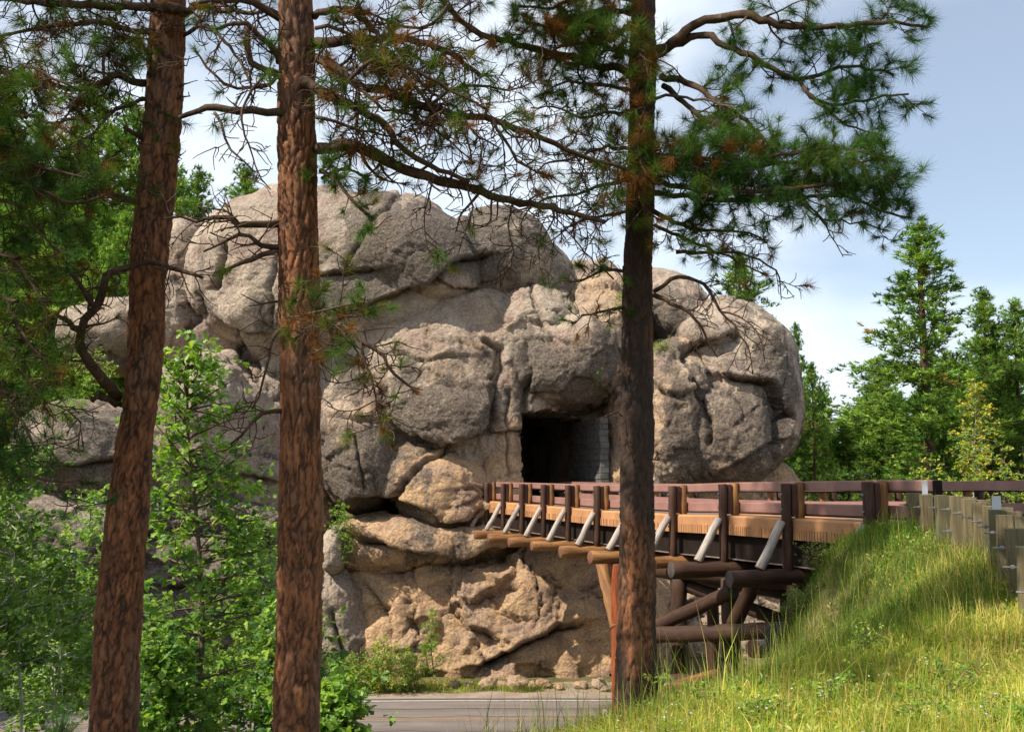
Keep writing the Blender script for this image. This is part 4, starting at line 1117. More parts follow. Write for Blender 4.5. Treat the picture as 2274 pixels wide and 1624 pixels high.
# drooping spray in front of the rock
limb(*T2, [(712, 700, 8.9), (745, 715, 8.5), (775, 730, 8.3), (800, 755, 8.2), (825, 770, 8.2), (850, 790, 8.2), (880, 830, 8.2), (905, 855, 8.2)], .03, .012, .06, (.3, .75), .28, .5, .035, .17, .2, .09, 60, .125)
limb(*T2, [(640, 705, 8.7), (665, 700, 8.5), (690, 695, 8.4), (720, 690, 8.3), (760, 680, 8.3), (800, 670, 8.3)], .016, .007, .09, (.15, .4), .8, .45, .04, .15, .0, .10, 60, .13)
limb(*T2, [(800, 760, 8.2), (820, 830, 8.2), (835, 880, 8.2), (840, 930, 8.2), (860, 970, 8.2)], .012, .006, .07, (.25, .6), .3, .5, .03, .18, .1, .09, 55, .12, hang=.4)
# left side
limb(*T2, [(640, 252, 9.2), (615, 250, 9.2), (560, 248, 9.1), (520, 247, 9.1), (480, 240, 9.1), (440, 242, 9.2), (400, 257, 9.4)], .045, .022, .5, (.15, .4), .0, 0, -.02, .2, .3, .2, mat='twig')
limb(*T2, [(474, 247, 9.1), (490, 275, 9.0), (503, 305, 9.0), (513, 335, 9.0), (545, 362, 9.0), (566, 385, 9.0)], .016, .008, .12, (.1, .5), .0, 0, -.01, .22, .2, .1, mat='dead')
limb(*T2, [(634, 493, 9.3), (600, 495, 9.2), (567, 497, 9.1), (525, 497, 9.0), (505, 483, 9.0), (480, 480, 9.0), (433, 490, 9.0), (400, 478, 9.0), (365, 482, 9.0)], .04, .009, .08, (.2, .6), .02, .5, .0, .22, .25, .09, mat='twig')
limb(*T2, [(634, 547, 9.3), (605, 548, 9.2), (580, 545, 9.1), (555, 525, 9.0), (530, 520, 9.0), (500, 535, 9.0), (450, 560, 9.0)], .03, .008, .09, (.2, .5), .02, .3, .0, .22, .25, .1)
limb(*T2, [(634, 562, 9.3), (600, 563, 9.2), (560, 575, 9.1), (520, 590, 9.0), (490, 605, 9.0)], .028, .018, .16, (.1, .25), .5, .1, .02, .2, .05, .2, 70, .12)
limb(*T2, [(640, 912, 9.3), (610, 910, 9.2), (585, 920, 9.1), (560, 938, 9.0), (535, 968, 9.0), (515, 985, 9.0)], .028, .008, .12, (.2, .6), .0, .3, -.01, .25, .2, .12)
limb(*T2, [(640, 730, 9.2), (615, 735, 9.0), (600, 770, 8.9), (590, 820, 8.9), (575, 880, 8.9), (560, 910, 8.9)], .02, .008, .10, (.2, .4), .0, .3, -.02, .25, .1, .12)
limb(*T2, [(634, 665, 9.3), (610, 668, 9.2), (580, 672, 9.1), (560, 668, 9.0)], .014, .006, .12, (.08, .2), .0)
limb(*T2, [(620, 165, 9.3), (590, 155, 9.1), (560, 140, 9.0), (548, 110, 9.0), (546, 60, 9.0)], .034, .03, .2, (.2, .5), .0, .2, -.02, .25, .1, .1)
limb(*T2, [(625, 140, 9.3), (600, 100, 9.1), (575, 80, 9.0), (550, 55, 8.9), (520, 50, 8.9), (480, 65, 8.8)], .04, .014, .09, (.25, .7), .08, .3, -.02, .25, .1, .09)
limb(*T2, [(625, 40, 9.3), (590, 20, 9.2), (560, 5, 9.1), (500, 0, 9.0), (440, 10, 8.9)], .045, .015, .09, (.3, .8), .12, .3, -.02, .24, .1, .09)
limb(*T2, [(625, 170, 9.3), (590, 190, 9.1), (550, 195, 9.0), (500, 185, 8.9), (460, 150, 8.9), (430, 110, 8.9)], .022, .009, .09, (.2, .6), .05, .3, -.02, .26, .1, .09)
limb(*T2, [(600, 160, 9.0), (560, 200, 8.8), (535, 240, 8.7), (545, 300, 8.7), (570, 370, 8.7), (600, 420, 8.7)], .014, .006, .12, (.2, .6), .03, .3, -.03, .22, .1, .12)

# limbs of the left pine
T1 = (tree1, t1_loc)
limb(*T1, [(262, 880, 10), (245, 858, 9.8), (217, 832, 9.6), (187, 788, 9.5), (177, 742, 9.4), (187, 708, 9.4), (213, 685, 9.4), (230, 645, 9.4), (235, 612, 9.4), (258, 600, 9.5), (300, 588, 9.6), (350, 585, 9.6), (400, 600, 9.6), (450, 615, 9.5)], .06, .016, .10, (.2, .6), .03, .8, -.01, .24, .2, .09, 40, .1)
limb(*T1, [(178, 735, 9.4), (150, 715, 9.2), (125, 700, 9.1), (95, 715, 9.0), (60, 735, 8.9)], .034, .01, .09, (.25, .6), .25, .8, -.02, .24, .05, .09, 45, .13)
limb(*T1, [(215, 685, 9.4), (180, 640, 9.2), (150, 600, 9.1), (110, 590, 9.0), (60, 600, 8.9)], .03, .01, .09, (.25, .6), .25, .8, -.02, .24, .05, .09, 45, .13)
limb(*T1, [(262, 895, 10), (240, 885, 9.9), (215, 882, 9.8), (203, 890, 9.8)], .035, .025, .5, (.1, .2), 0)
limb(*T1, [(413, 30, 10), (370, 20, 9.8), (300, 14, 9.6), (200, 12, 9.4), (100, 8, 9.2), (-40, -5, 9.0)], .055, .022, .09, (.3, .8), .35, .35, -.02, .24, .05, .08, 55, .14)
limb(*T1, [(405, 60, 10), (350, 75, 9.8), (300, 70, 9.6), (230, 52, 9.4), (150, 55, 9.2), (60, 65, 9.0), (-30, 90, 8.8)], .035, .012, .08, (.3, .8), .4, .35, -.02, .24, .05, .08, 55, .15)
limb(*T1, [(340, 130, 10), (310, 95, 9.8), (270, 80, 9.6), (230, 120, 9.4), (225, 170, 9.4), (150, 250, 9.2), (110, 300, 9.1)], .025, .008, .08, (.25, .7), .25, .4, -.02, .24, .05, .08, 50, .14)
limb(*T1, [(325, 185, 10), (290, 180, 9.8), (250, 170, 9.6), (210, 190, 9.5), (150, 195, 9.4), (60, 170, 9.2), (-20, 165, 9.0)], .04, .014, .08, (.3, .7), .55, .3, -.02, .22, .05, .08, 60, .15)
limb(*T1, [(322, 310, 10), (300, 295, 9.8), (280, 285, 9.7)], .035, .02, .2, (.1, .5), .1)
limb(*T1, [(330, 220, 10), (290, 230, 9.7), (240, 260, 9.5), (200, 300, 9.4), (140, 330, 9.2), (90, 300, 9.1)], .022, .008, .08, (.25, .7), .25, .4, -.02, .25, .05, .08, 50, .14)
limb(*T1, [(308, 455, 10), (270, 440, 9.8), (220, 420, 9.6), (160, 390, 9.4), (90, 370, 9.2), (0, 340, 9.0), (-60, 330, 8.9)], .04, .014, .06, (.3, .75), .7, .25, .01, .18, .12, .09, 60, .16)
limb(*T1, [(410, 80, 10), (440, 60, 9.8), (480, 70, 9.6), (520, 120, 9.5), (545, 160, 9.4), (560, 200, 9.4)], .024, .01, .09, (.2, .6), .06, .4, -.02, .24, .1, .09)
limb(*T1, [(405, 30, 10), (450, 15, 9.8), (500, 25, 9.6), (560, 30, 9.5), (600, 20, 9.4)], .04, .014, .09, (.3, .7), .1, .4, -.02, .24, .05, .09)
for (u, v, u2, v2) in ((398, 150, 415, 148), (400, 195, 425, 188), (395, 218, 422, 212), (372, 318, 395, 320), (370, 345, 400, 350)):
    limb(*T1, [(u, v, 9.85), ((u + u2) / 2, (v + v2) / 2 - 2, 9.8), (u2, v2, 9.75)], .012, .005, .10, (.05, .15), .05, .8)

# limbs of the right pine
T3 = (tree3, t3_loc)
limb(*T3, [(1450, 118, 11.4), (1490, 100, 11.2), (1510, 83, 11.1), (1539, 54, 11.0), (1589, 41, 10.9), (1630, 33, 10.8), (1671, 37, 10.7), (1725, 54, 10.6), (1800, 60, 10.6), (1900, 55, 10.6), (2000, 50, 10.6), (2060, 62, 10.6)], .065, .014, .13, (.35, .9), .95, .08, .02, .17, .3, .10, 75, .16)
limb(*T3, [(1450, 125, 11.4), (1514, 91, 11.2), (1564, 74, 11.0), (1597, 95, 10.9), (1646, 116, 10.8), (1696, 141, 10.8), (1729, 161, 10.8), (1771, 174, 10.8), (1820, 165, 10.8), (1862, 149, 10.8), (1930, 150, 10.8), (1985, 165, 10.8)], .05, .013, .13, (.3, .75), .95, .08, .02, .17, .4, .10, 75, .16)
limb(*T3, [(1771, 174, 10.8), (1800, 215, 10.7), (1850, 230, 10.7), (1900, 225, 10.7), (1960, 215, 10.7), (2015, 210, 10.7)], .022, .011, .10, (.2, .5), .95, .06, .03, .17, .25, .10, 80, .16)
limb(*T3, [(1790, 200, 10.8), (1840, 250, 10.6), (1880, 280, 10.5), (1920, 290, 10.5), (1955, 300, 10.5)], .018, .009, .10, (.25, .55), .95, .08, .0, .18, .2, .10, 80, .16)
limb(*T3, [(1469, 174, 11.4), (1510, 178, 11.2), (1564, 207, 11.0), (1613, 244, 10.8), (1655, 269, 10.7), (1690, 300, 10.6), (1720, 340, 10.5)], .045, .016, .13, (.3, .8), .7, .12, -.01, .19, .15, .10, 70, .16)
limb(*T3, [(1475, 190, 11.4), (1526, 235, 11.1), (1564, 265, 10.9), (1620, 285, 10.7), (1660, 315, 10.6), (1690, 345, 10.5), (1740, 370, 10.4), (1800, 380, 10.3)], .035, .014, .12, (.3, .7), .8, .1, 0, .18, .2, .10, 75, .16)
limb(*T3, [(1440, 235, 11.4), (1477, 211, 11.2), (1539, 219, 11.0), (1597, 228, 10.8), (1630, 248, 10.7), (1655, 290, 10.6)], .02, .01, .2, (.2, .5), .3, .3, 0, .2, .2, .14, 60, .14, mat='dead')
# the dense lower mass on the right
for (a, b) in (((1440, 375, 11.3), [(1530, 365, 10.8), (1640, 370, 10.6), (1760, 360, 10.4), (1860, 365, 10.3), (1950, 355, 10.2), (1985, 350, 10.2)]),
               ((1440, 400, 11.3), [(1540, 420, 10.7), (1660, 425, 10.4), (1780, 415, 10.2), (1880, 405, 10.1), (1985, 385, 10.0)]),
               ((1440, 425, 11.3), [(1540, 440, 10.9), (1660, 445, 10.7), (1780, 440, 10.6), (1880, 435, 10.5), (1960, 470, 10.5), (2020, 480, 10.5)])):
    limb(*T3, [a] + b, .036, .012, .09, (.25, .6), .85, .08, .03, .16, .12, .085, 80, .165)
limb(*T3, [(1440, 345, 11.3), (1540, 350, 10.6), (1640, 355, 10.4), (1760, 340, 10.2), (1850, 330, 10.1), (1940, 340, 10.1)], .03, .012, .10, (.2, .5), .85, .12, .04, .15, .1, .09, 80, .165)
limb(*T3, [(1770, 440, 10.6), (1800, 462, 10.5), (1825, 485, 10.4), (1870, 490, 10.4), (1930, 500, 10.4), (1975, 515, 10.4)], .014, .007, .10, (.15, .45), .5, .1, .0, .2, .1, .10, 70, .15)
limb(*T3, [(1772, 441, 10.6), (1800, 468, 10.5), (1835, 500, 10.4), (1855, 540, 10.4), (1870, 570, 10.4)], .012, .005, .10, (.1, .35), .0, .1, .0, .2, .2, .10)
limb(*T3, [(1450, 470, 11.3), (1530, 505, 11.0), (1600, 513, 10.8), (1663, 517, 10.7), (1704, 538, 10.7)], .03, .009, .09, (.2, .55), .6, .15, .0, .18, .15, .09, 65, .14)
limb(*T3, [(1450, 500, 11.3), (1520, 530, 11.0), (1600, 560, 10.8), (1660, 590, 10.7), (1700, 610, 10.7)], .024, .008, .09, (.2, .55), .45, .15, -.01, .18, .15, .09, 60, .14)
limb(*T3, [(1452, 653, 11.3), (1490, 672, 11.1), (1531, 695, 11.0), (1564, 740, 10.9), (1593, 790, 10.8)], .03, .007, .12, (.15, .5), .0, .2, -.03, .2, .15, .12)
limb(*T3, [(1452, 643, 11.3), (1506, 616, 11.1), (1564, 633, 11.0), (1597, 686, 10.9), (1630, 720, 10.8), (1663, 782, 10.8), (1671, 831, 10.8)], .028, .006, .11, (.2, .6), .0, .2, -.03, .2, .2, .10)
limb(*T3, [(1500, 560, 11.1), (1560, 560, 10.9), (1640, 562, 10.8), (1704, 587, 10.7), (1729, 616, 10.7), (1737, 665, 10.7)], .022, .006, .12, (.2, .5), .12, .2, -.04, .2, .2, .11)
limb(*T3, [(1600, 690, 10.9), (1640, 700, 10.8), (1680, 740, 10.7), (1700, 800, 10.7)], .012, .005, .10, (.15, .45), .0, .2, -.03, .2, .1, .11)
# rusty sprays hanging in front of the trunk
for (pts) in ([(1412, 300, 11.2), (1420, 340, 10.7), (1430, 380, 10.5), (1450, 420, 10.4)], [(1412, 320, 11.2), (1390, 360, 10.7), (1370, 400, 10.5), (1360, 440, 10.5)], [(1420, 350, 11.2), (1480, 350, 10.7), (1530, 365, 10.5), (1580, 380, 10.4)], [(1412, 400, 11.2), (1420, 440, 10.8), (1440, 470, 10.7), (1470, 490, 10.6)],
              [(1412, 90, 11.2), (1425, 120, 10.8), (1440, 160, 10.6), (1445, 190, 10.6)], [(1412, 210, 11.2), (1430, 245, 10.8), (1420, 275, 10.6), (1430, 300, 10.6)]):
    limb(*T3, pts, .02, .009, .085, (.2, .45), .65, .6, .03, .18, .1, .09, 75, .15)
# left side of the right pine
limb(*T3, [(979, -5, 11.0), (1016, 37, 10.9), (1066, 77, 10.9), (1133, 93, 10.9), (1200, 113, 11.0), (1266, 127, 11.1), (1333, 147, 11.2), (1405, 160, 11.4)][::-1], .05, .03, .10, (.3, .8), .5, .3, .0, .19, .1, .09, 65, .15)
for (pts) in ([(1405, 30, 11.4), (1340, 20, 11.0), (1280, 40, 10.8), (1220, 60, 10.7), (1170, 50, 10.7)], [(1405, 60, 11.4), (1350, 80, 11.0), (1300, 95, 10.8), (1250, 100, 10.7), (1200, 130, 10.7)], [(1400, 0, 11.4), (1330, -10, 11.0), (1270, 0, 10.8), (1210, 20, 10.7), (1150, 10, 10.6)], [(1405, 120, 11.4), (1360, 110, 11.0), (1320, 120, 10.8), (1290, 110, 10.7)]):
    limb(*T3, pts, .035, .012, .08, (.25, .65), .85, .38, .02, .17, .12, .085, 75, .16)
limb(*T3, [(1400, 200, 11.4), (1350, 190, 11.1), (1300, 185, 11.0), (1240, 190, 10.9), (1190, 215, 10.8)], .026, .009, .09, (.25, .65), .35, .35, -.02, .2, .1, .09, 60, .14)
limb(*T3, [(1400, 250, 11.4), (1340, 250, 11.1), (1290, 260, 11.0), (1230, 235, 10.9), (1180, 240, 10.8)], .024, .008, .09, (.25, .65), .4, .4, -.01, .2, .1, .09, 60, .14)
limb(*T3, [(1395, 330, 11.4), (1340, 330, 11.1), (1280, 350, 11.0), (1220, 360, 10.9), (1170, 400, 10.8)], .026, .008, .08, (.25, .7), .25, .4, -.02, .22, .1, .08, 55, .13)
limb(*T3, [(1395, 400, 11.4), (1340, 410, 11.1), (1280, 430, 11.0), (1220, 440, 10.9), (1150, 470, 10.8)], .026, .008, .08, (.25, .7), .18, .4, -.02, .22, .1, .08, 55, .13)
limb(*T3, [(1390, 470, 11.4), (1330, 480, 11.1), (1270, 500, 11.0), (1210, 540, 10.9)], .022, .007, .08, (.25, .6), .15, .3, -.03, .22, .1, .08, 50, .13)
limb(*T3, [(1385, 600, 11.4), (1340, 600, 11.2), (1300, 620, 11.1), (1265, 625, 11.0)], .022, .007, .08, (.15, .4), .35, .1, -.01, .2, .1, .09, 60, .13)
limb(*T3, [(1385, 680, 11.4), (1350, 690, 11.2), (1310, 695, 11.1), (1270, 720, 11.0)], .02, .007, .08, (.15, .4), .5, .1, -.01, .2, .1, .09, 60, .13)
limb(*T3, [(1380, 925, 11.4), (1365, 915, 11.3), (1350, 920, 11.2), (1330, 940, 11.1)], .008, .004, .08, (.06, .2), .0)
limb(*T3, [(1448, 1020, 11.3), (1462, 1020, 11.2), (1470, 1008, 11.2)], .01, .004, .04, (.05, .12), .0)
limb(*T3, [(1360, 620, 11.3), (1300, 560, 11.0), (1250, 500, 10.9), (1215, 480, 10.9), (1195, 540, 10.9), (1205, 610, 10.9)], .01, .005, .10, (.2, .5), .0, .1, -.04, .2, .1, .1)
limb(*T3, [(1140, 450, 10.5), (1130, 500, 10.4), (1140, 560, 10.4), (1110, 610, 10.4)], .01, .005, .08, (.2, .5), .0, .1, -.04, .22, .1, .1)
limb(*T2, [(960, 400, 9.0), (950, 450, 8.9), (945, 520, 8.9), (960, 580, 8.9)], .01, .004, .08, (.15, .4), .05, .1, -.04, .22, .1, .1)
limb(*T2, [(1040, 410, 9.0), (1050, 460, 8.9), (1035, 510, 8.9), (1020, 560, 8.9)], .01, .004, .08, (.15, .4), .05, .1, -.04, .22, .1, .1)

# foliage of a pine standing just outside the picture on the left
pl_loc = np.array((-7.6, 8.6, gz(-7.6, 8.6)))
tree0 = empty('pine_tree', pl_loc, 'shaded pine whose drooping needle boughs fill the left edge', 'tree', 'large pines in front')
c0 = [np.array((-7.6, 8.6, pl_loc[2] - .3)), np.array((-7.5, 8.6, 10)), np.array((-7.4, 8.6, 14)), np.array((-7.3, 8.6, 19))]
_, tp0, _ = bark_trunk('trunk', c0, [.27, .23, .2, .13], tree0, pl_loc, -50, 51, sides=40, step=.06)
T0 = (tree0, pl_loc)
for (v0, pts) in ((300, [(-20, 320, 8.2), (40, 340, 8.1), (100, 375, 8.0), (150, 385, 7.9), (200, 400, 7.9)]),
                  (360, [(-20, 370, 8.2), (40, 400, 8.1), (110, 430, 8.0), (170, 450, 8.0), (240, 430, 8.0)]),
                  (240, [(-20, 250, 8.2), (60, 260, 8.1), (120, 270, 8.0), (180, 260, 8.0)]),
                  (420, [(-20, 440, 8.2), (40, 480, 8.1), (90, 520, 8.0), (130, 560, 8.0)]),
                  (560, [(-20, 560, 8.2), (30, 580, 8.1), (80, 640, 8.0), (110, 700, 8.0)]),
                  (640, [(-30, 650, 8.2), (20, 690, 8.1), (60, 760, 8.0), (100, 800, 8.0), (130, 860, 8.0)]),
                  (720, [(-30, 760, 8.2), (20, 800, 8.1), (70, 850, 8.0), (110, 920, 8.0)]),
                  (860, [(-30, 860, 8.2), (20, 900, 8.1), (60, 950, 8.0), (80, 1000, 8.0)]),
                  (980, [(-30, 1000, 8.2), (20, 1010, 8.1), (70, 1050, 8.0), (120, 1070, 8.0), (180, 1060, 8.0)]),
                  (160, [(-20, 160, 8.2), (50, 150, 8.1), (110, 170, 8.0), (170, 200, 8.0)])):
    st_ = P(-420, v0 - 60, 8.55); 
    k = int(np.argmin(np.abs(tp0[:, 2] - st_[2]))); 
    limb(*T0, [tp0[k]] + pts, .04, .010, .075, (.25, .6), .52, (.09 if v0 % 40 else .3), -.01, .18, .35, .10, 55, .15)  # darker needle tint on some boughs paints in their shade
limb(*T0, [tp0[int(np.argmin(np.abs(tp0[:, 2] - 10.6)))], (-20, 880, 8.2), (60, 880, 8.1), (130, 900, 8.0), (175, 935, 8.0), (170, 1000, 8.0)], .02, .006, .11, (.2, .5), .05, .5, -.03, .22, .4, .1)

# crowns above the picture
crown_above(tree1, t1_loc, tp1, EYE + 5.4, EYE + 11, 13, 2.8, 41)
crown_above(tree2, t2_loc, tp2, EYE + 5.4, EYE + 10.5, 9, 2.6, 42)
crown_above(tree3, t3_loc, tp3, EYE + 6.6, EYE + 12.5, 12, 3.0, 43)
crown_above(tree0, pl_loc, tp0, EYE + 4.6, EYE + 8.8, 12, 2.6, 44)

# ------------------------------------------------------------------ far pines
def far_pine_mesh(seed, h=20.0, crown0=0.18, width=0.2, nt=1500, light=1.0, irregular=0.3):
    rr = random.Random(seed); rg = np.random.default_rng(seed)
    tb = Tubes()
    bx, by = rg.normal(0, .012 * h, 2)
    zz = np.linspace(0, h, 16)
    path = np.stack([bx * np.sin(zz / h * 2.2), by * np.sin(zz / h * 1.7), zz], 1)
    tb.add(path, np.linspace(.013 * h, .0016 * h, 16) + .01, 8)
    TP, TD, TZ, TT = [], [], [], []
    nl = int(30 + h * 2.2)
    for i in range(nl):
        f = crown0 + (1 - crown0) * ((i + rr.random()) / nl) ** 0.92
        z = f * h
        a = i * 2.399 + rr.uniform(-.8, .8)
        g = (f - crown0) / (1 - crown0)
        prof = (min(1, g / .22) ** .6) * (1 - max(0, g - .15) / .85) ** .75
        R = h * width * max(.07, prof) * rr.uniform(1 - irregular * 1.2, 1 + irregular * .6)
        p0 = np.array([np.interp(z, zz, path[:, 0]), np.interp(z, zz, path[:, 1]), z])
        d = np.array((math.cos(a), math.sin(a), 0))
        rise = rr.uniform(-.2, .35) + .5 * g
        pts = [p0, p0 + d * R * .5 + np.array((0, 0, R * (rise - .14))), p0 + d * R * 1.0 + np.array((0, 0, R * (rise + .04)))]
        lp = catmull(pts, max(.2, R / 5))
        tb.add(lp, np.linspace(.02 + .006 * R, .012, len(lp)), 4, cap=False)
        ncl = max(3, int(2 + R * 3.2))
        for c_ in range(ncl):
            t = 1.0 if c_ == 0 else rr.uniform(.3, 1.0)
            q0 = lp[min(len(lp) - 1, int(t * (len(lp) - 1)))]
            sdv = np.array((-d[1], d[0], 0)) * rr.gauss(0, .30 * R * (1.2 - t * .6) + .05)
            q0 = q0 + sdv + np.array((0, 0, rr.gauss(.1, .26)))
            b = rr.random()
            col0 = np.array((.10, .19, .04)) if b < .5 else (np.array((.19, .29, .055)) if b < .98 else np.array((.26, .20, .06)))
            col0 = col0 * light * rr.uniform(.65, 1.35)
            for _ in range(rr.randint(4, 6)):
                q = q0 + np.array((rr.gauss(0, .17), rr.gauss(0, .17), rr.gauss(0, .17)))
                TP.append(q); TD.append(unit(d * .6 + np.array((rr.gauss(0, .5), rr.gauss(0, .5), .75)))); TZ.append(rr.uniform(.24, .40) * (.7 + .015 * h))
                TT.append(col0 * rr.uniform(.8, 1.2))
    return tb.mesh('trunk'), tuft_mesh('crown', TP, TD, TZ, TT, 14, (0, 0, 0), .045, 1.25, seed)

FP = [far_pine_mesh(1, 20, .12, .17, 2600, 1.0, .4), far_pine_mesh(2, 18, .2, .2, 2200, 1.0, .45), far_pine_mesh(3, 16, .25, .24, 2000, 1.05, .45), far_pine_mesh(4, 13, .05, .27, 2000, 1.15, .4), far_pine_mesh(5, 15, .3, .26, 1400, .85, .55), far_pine_mesh(6, 20, .52, .17, 1400, .85, .5)]
FPH = [20, 18, 16, 13, 15, 20]
def far_pine(var, u, vtop, Y, label, zb=None, rz=0.0, wide=1.0, group='pines beyond the bridge'):
    top = P(u, vtop, Y); z0 = gz(top[0], Y) - .3 if zb is None else zb
    s = (top[2] - z0) / FPH[var]
    r = empty('pine_tree', (top[0], Y, z0), label, 'tree', group)
    for nm, me, mt in (('trunk', FP[var][0], M['bark_far']), ('crown', FP[var][1], M['needle'])):
        o = obj(nm, me, mt, r)
    r.scale = (s * wide, s * wide, s); r.rotation_euler = (0, 0, rz); return r
M['bark_far'] = make_twig('far_bark', (0.10, 0.055, 0.035), (0.06, 0.038, 0.028))

far_pine(0, 2042, 496, 76, 'tallest conical pine standing clear above the bridge rail', rz=.4, wide=1.75)
far_pine(1, 2178, 650, 84, 'pine just behind and beside the tallest pine', rz=1.4, wide=1.2)
far_pine(2, 2250, 682, 82, 'rounded pine crown cut by the photo edge behind the yellow birch', rz=2.0, wide=1.2)
far_pine(4, 1800, 815, 66, 'small forked open pine standing next to the rounded boulder', zb=7.5, rz=.5, wide=.8)
far_pine(1, 1640, 575, 78, 'pine top showing above the rounded right boulder', rz=2.6, wide=1.3)
far_pine(0, 1766, 725, 84, 'pine sliver peeking from behind the right boulder edge', rz=3.6, wide=.9)
ROW = [(rv, u_ + 0.0, 850 + (i_ * 67) % 110, 78 + (i_ * 13) % 34) for i_, (u_, rv) in enumerate(zip(range(1742, 2300, 42), (3, 2, 3, 1, 3, 2, 3, 3, 2, 1, 3, 2, 3, 3)))]
ORD = ['first', 'second', 'third', 'fourth', 'fifth', 'sixth', 'seventh', 'eighth', 'ninth', 'tenth', 'eleventh', 'twelfth', 'thirteenth', 'fourteenth', 'fifteenth', 'sixteenth', 'seventeenth', 'eighteenth', 'nineteenth', 'twentieth']
for i, (var, u, v, Y) in enumerate(sorted(tuple(ROW) + ((3, 1830, 935, 88), (2, 1965, 800, 104), (3, 2075, 830, 90), (2, 2160, 760, 100), (3, 2235, 840, 86), (3, 1880, 905, 95), (2, 1935, 880, 100), (3, 1990, 870, 92), (2, 2100, 790, 98), (3, 2140, 860, 88), (1, 2215, 780, 110), (3, 2275, 820, 92), (4, 1950, 960, 80), (3, 1850, 975, 84), (3, 2060, 950, 82), (1, 1905, 930, 115), (3, 1735, 990, 78), (3, 2010, 985, 74)), key=lambda q: q[1])):
    far_pine(var, u, v, Y, (ORD[i % 20] if i < 20 else 'twenty-' + ORD[i - 20]) + ' pine counted from the boulder in the low row behind the bridge rail', rz=i * 1.3, wide=1.6, group='dense row of pines behind the bridge rail')
# left hillside
for i, (var, u, v, Y, w) in enumerate(sorted(((0, 95, 250, 88, 1.0), (1, 25, 190, 92, 1.1), (0, 175, 255, 84, 1.0), (1, 228, 215, 96, 1.1), (2, 270, 240, 90, 1.1), (0, 140, 330, 80, 1.0), (3, 60, 430, 78, 1.2), (3, 200, 420, 78, 1.2), (2, -20, 300, 85, 1.2), (3, 285, 480, 76, 1.1), (3, 120, 520, 74, 1.2), (1, -60, 230, 95, 1.2), (3, 15, 540, 73, 1.2), (3, 240, 560, 72, 1.0)), key=lambda q: q[1])):
    far_pine(var, u, v, Y, ORD[i] + ' pine from the left edge on the wooded hillside behind the leaning trunk', rz=i * 1.7, wide=w * 1.15, group='wooded hillside on the left')
far_pine(3, 20, 720, 56, 'dark pine at the left edge beside the grey rock slabs', zb=1.5, rz=.9, wide=1.1, group='wooded hillside on the left')
far_pine(2, 78, 800, 58, 'small dark pine between the left edge pine and the grey slabs', zb=2, rz=2.9, wide=1.1, group='wooded hillside on the left')
far_pine(0, 437, 382, 78, 'dark slim pine on the skyline left of the rock dome', zb=12, rz=.3, wide=1.3)
far_pine(1, 543, 380, 80, 'pine crown rising behind the rock dome shoulder', zb=12, rz=2.3, wide=1.15)
far_pine(3, 398, 400, 76, 'short pine tucked between the leaning trunk and the slim skyline pine', zb=14, rz=1.3, wide=1.0)

for (x, y, h, var, lab) in ((-30.5, 46.5, 17, 1, 'pine out of view beyond the road at the left, beside the dark cliff'), (-28.0, 42.5, 15, 2, 'pine out of view just left of the road bend')):
    z0 = gz(x, y) - .3; r = empty('pine_tree', (x, y, z0), lab, 'tree', 'tall pines left of the view')
    for nm, me, mt in (('trunk', FP[var][0], M['bark_far']), ('crown', FP[var][1], M['needle'])): obj(nm, me, mt, r)
    k_ = h / FPH[var]; r.scale = (k_ * 1.3, k_ * 1.3, k_)
# two tall pines out of the picture on the left; their crowns shade the trunks and the near end of the bridge
for (x, y, h, var, lab) in ((-10.8, 12.8, 42, 5, 'tall pine out of view to the left, level with the oak sapling'), (-11.4, 6.4, 17.0, 4, 'tall pine out of view to the left, level with the seedling')):
    z0 = gz(x, y) - .3; r = empty('pine_tree', (x, y, z0), lab, 'tree', 'tall pines left of the view')
    for nm, me, mt in (('trunk', FP[var][0], M['bark_far']), ('crown', FP[var][1], M['needle'])): obj(nm, me, mt, r)
    k_ = h / FPH[var]; r.scale = (k_ * .75, k_ * .75, k_) if h > 30 else (k_, k_, k_)

# ------------------------------------------------------------------ broadleaf shrubs and saplings
OAK = np.array([(0, 0), (.22, .17), (.34, .08), (.47, .30), (.57, .13), (.74, .33), (1, .05)])
OAK = np.vstack([OAK, OAK[1:][::-1] * np.array((1, -1))])
ROUND = np.array([(math.cos(a) * .42 + .55, math.sin(a) * .42) for a in np.linspace(math.pi, -math.pi, 7)[:-1]])
OVAL = np.array([(0, 0), (.45, .23), (1, 0), (.45, -.23)])
def leaf_mesh(name, Pn, Dn, Un, Sz, Tint, shape, org, fold=0.15, seed=0):
    rg = np.random.default_rng(seed)
    Pn = np.asarray(Pn); D = np.asarray(Dn); U = np.asarray(Un); n = len(Pn); m = len(shape)
    D = D / (np.linalg.norm(D, axis=1)[:, None] + 1e-9)
    S_ = np.cross(D, U); S_ /= np.linalg.norm(S_, axis=1)[:, None] + 1e-9; U = np.cross(S_, D)
    x = shape[:, 0][None, :, None]; y = shape[:, 1][None, :, None]
    Sz = np.asarray(Sz)[:, None, None]
    V = Pn[:, None, :] + D[:, None, :] * x * Sz + S_[:, None, :] * y * Sz + U[:, None, :] * (np.abs(y) * fold * 2 - x * x * fold) * Sz
    col = np.asarray(Tint) * (0.75 + 0.5 * rg.random((n, 1)))
    col = np.repeat(np.hstack([col, np.ones((n, 1))]), m, 0)
    return mesh_np(name, V.reshape(-1, 3) - np.asarray(org), [np.arange(n * m).reshape(n, m)], False, {'tint': col})

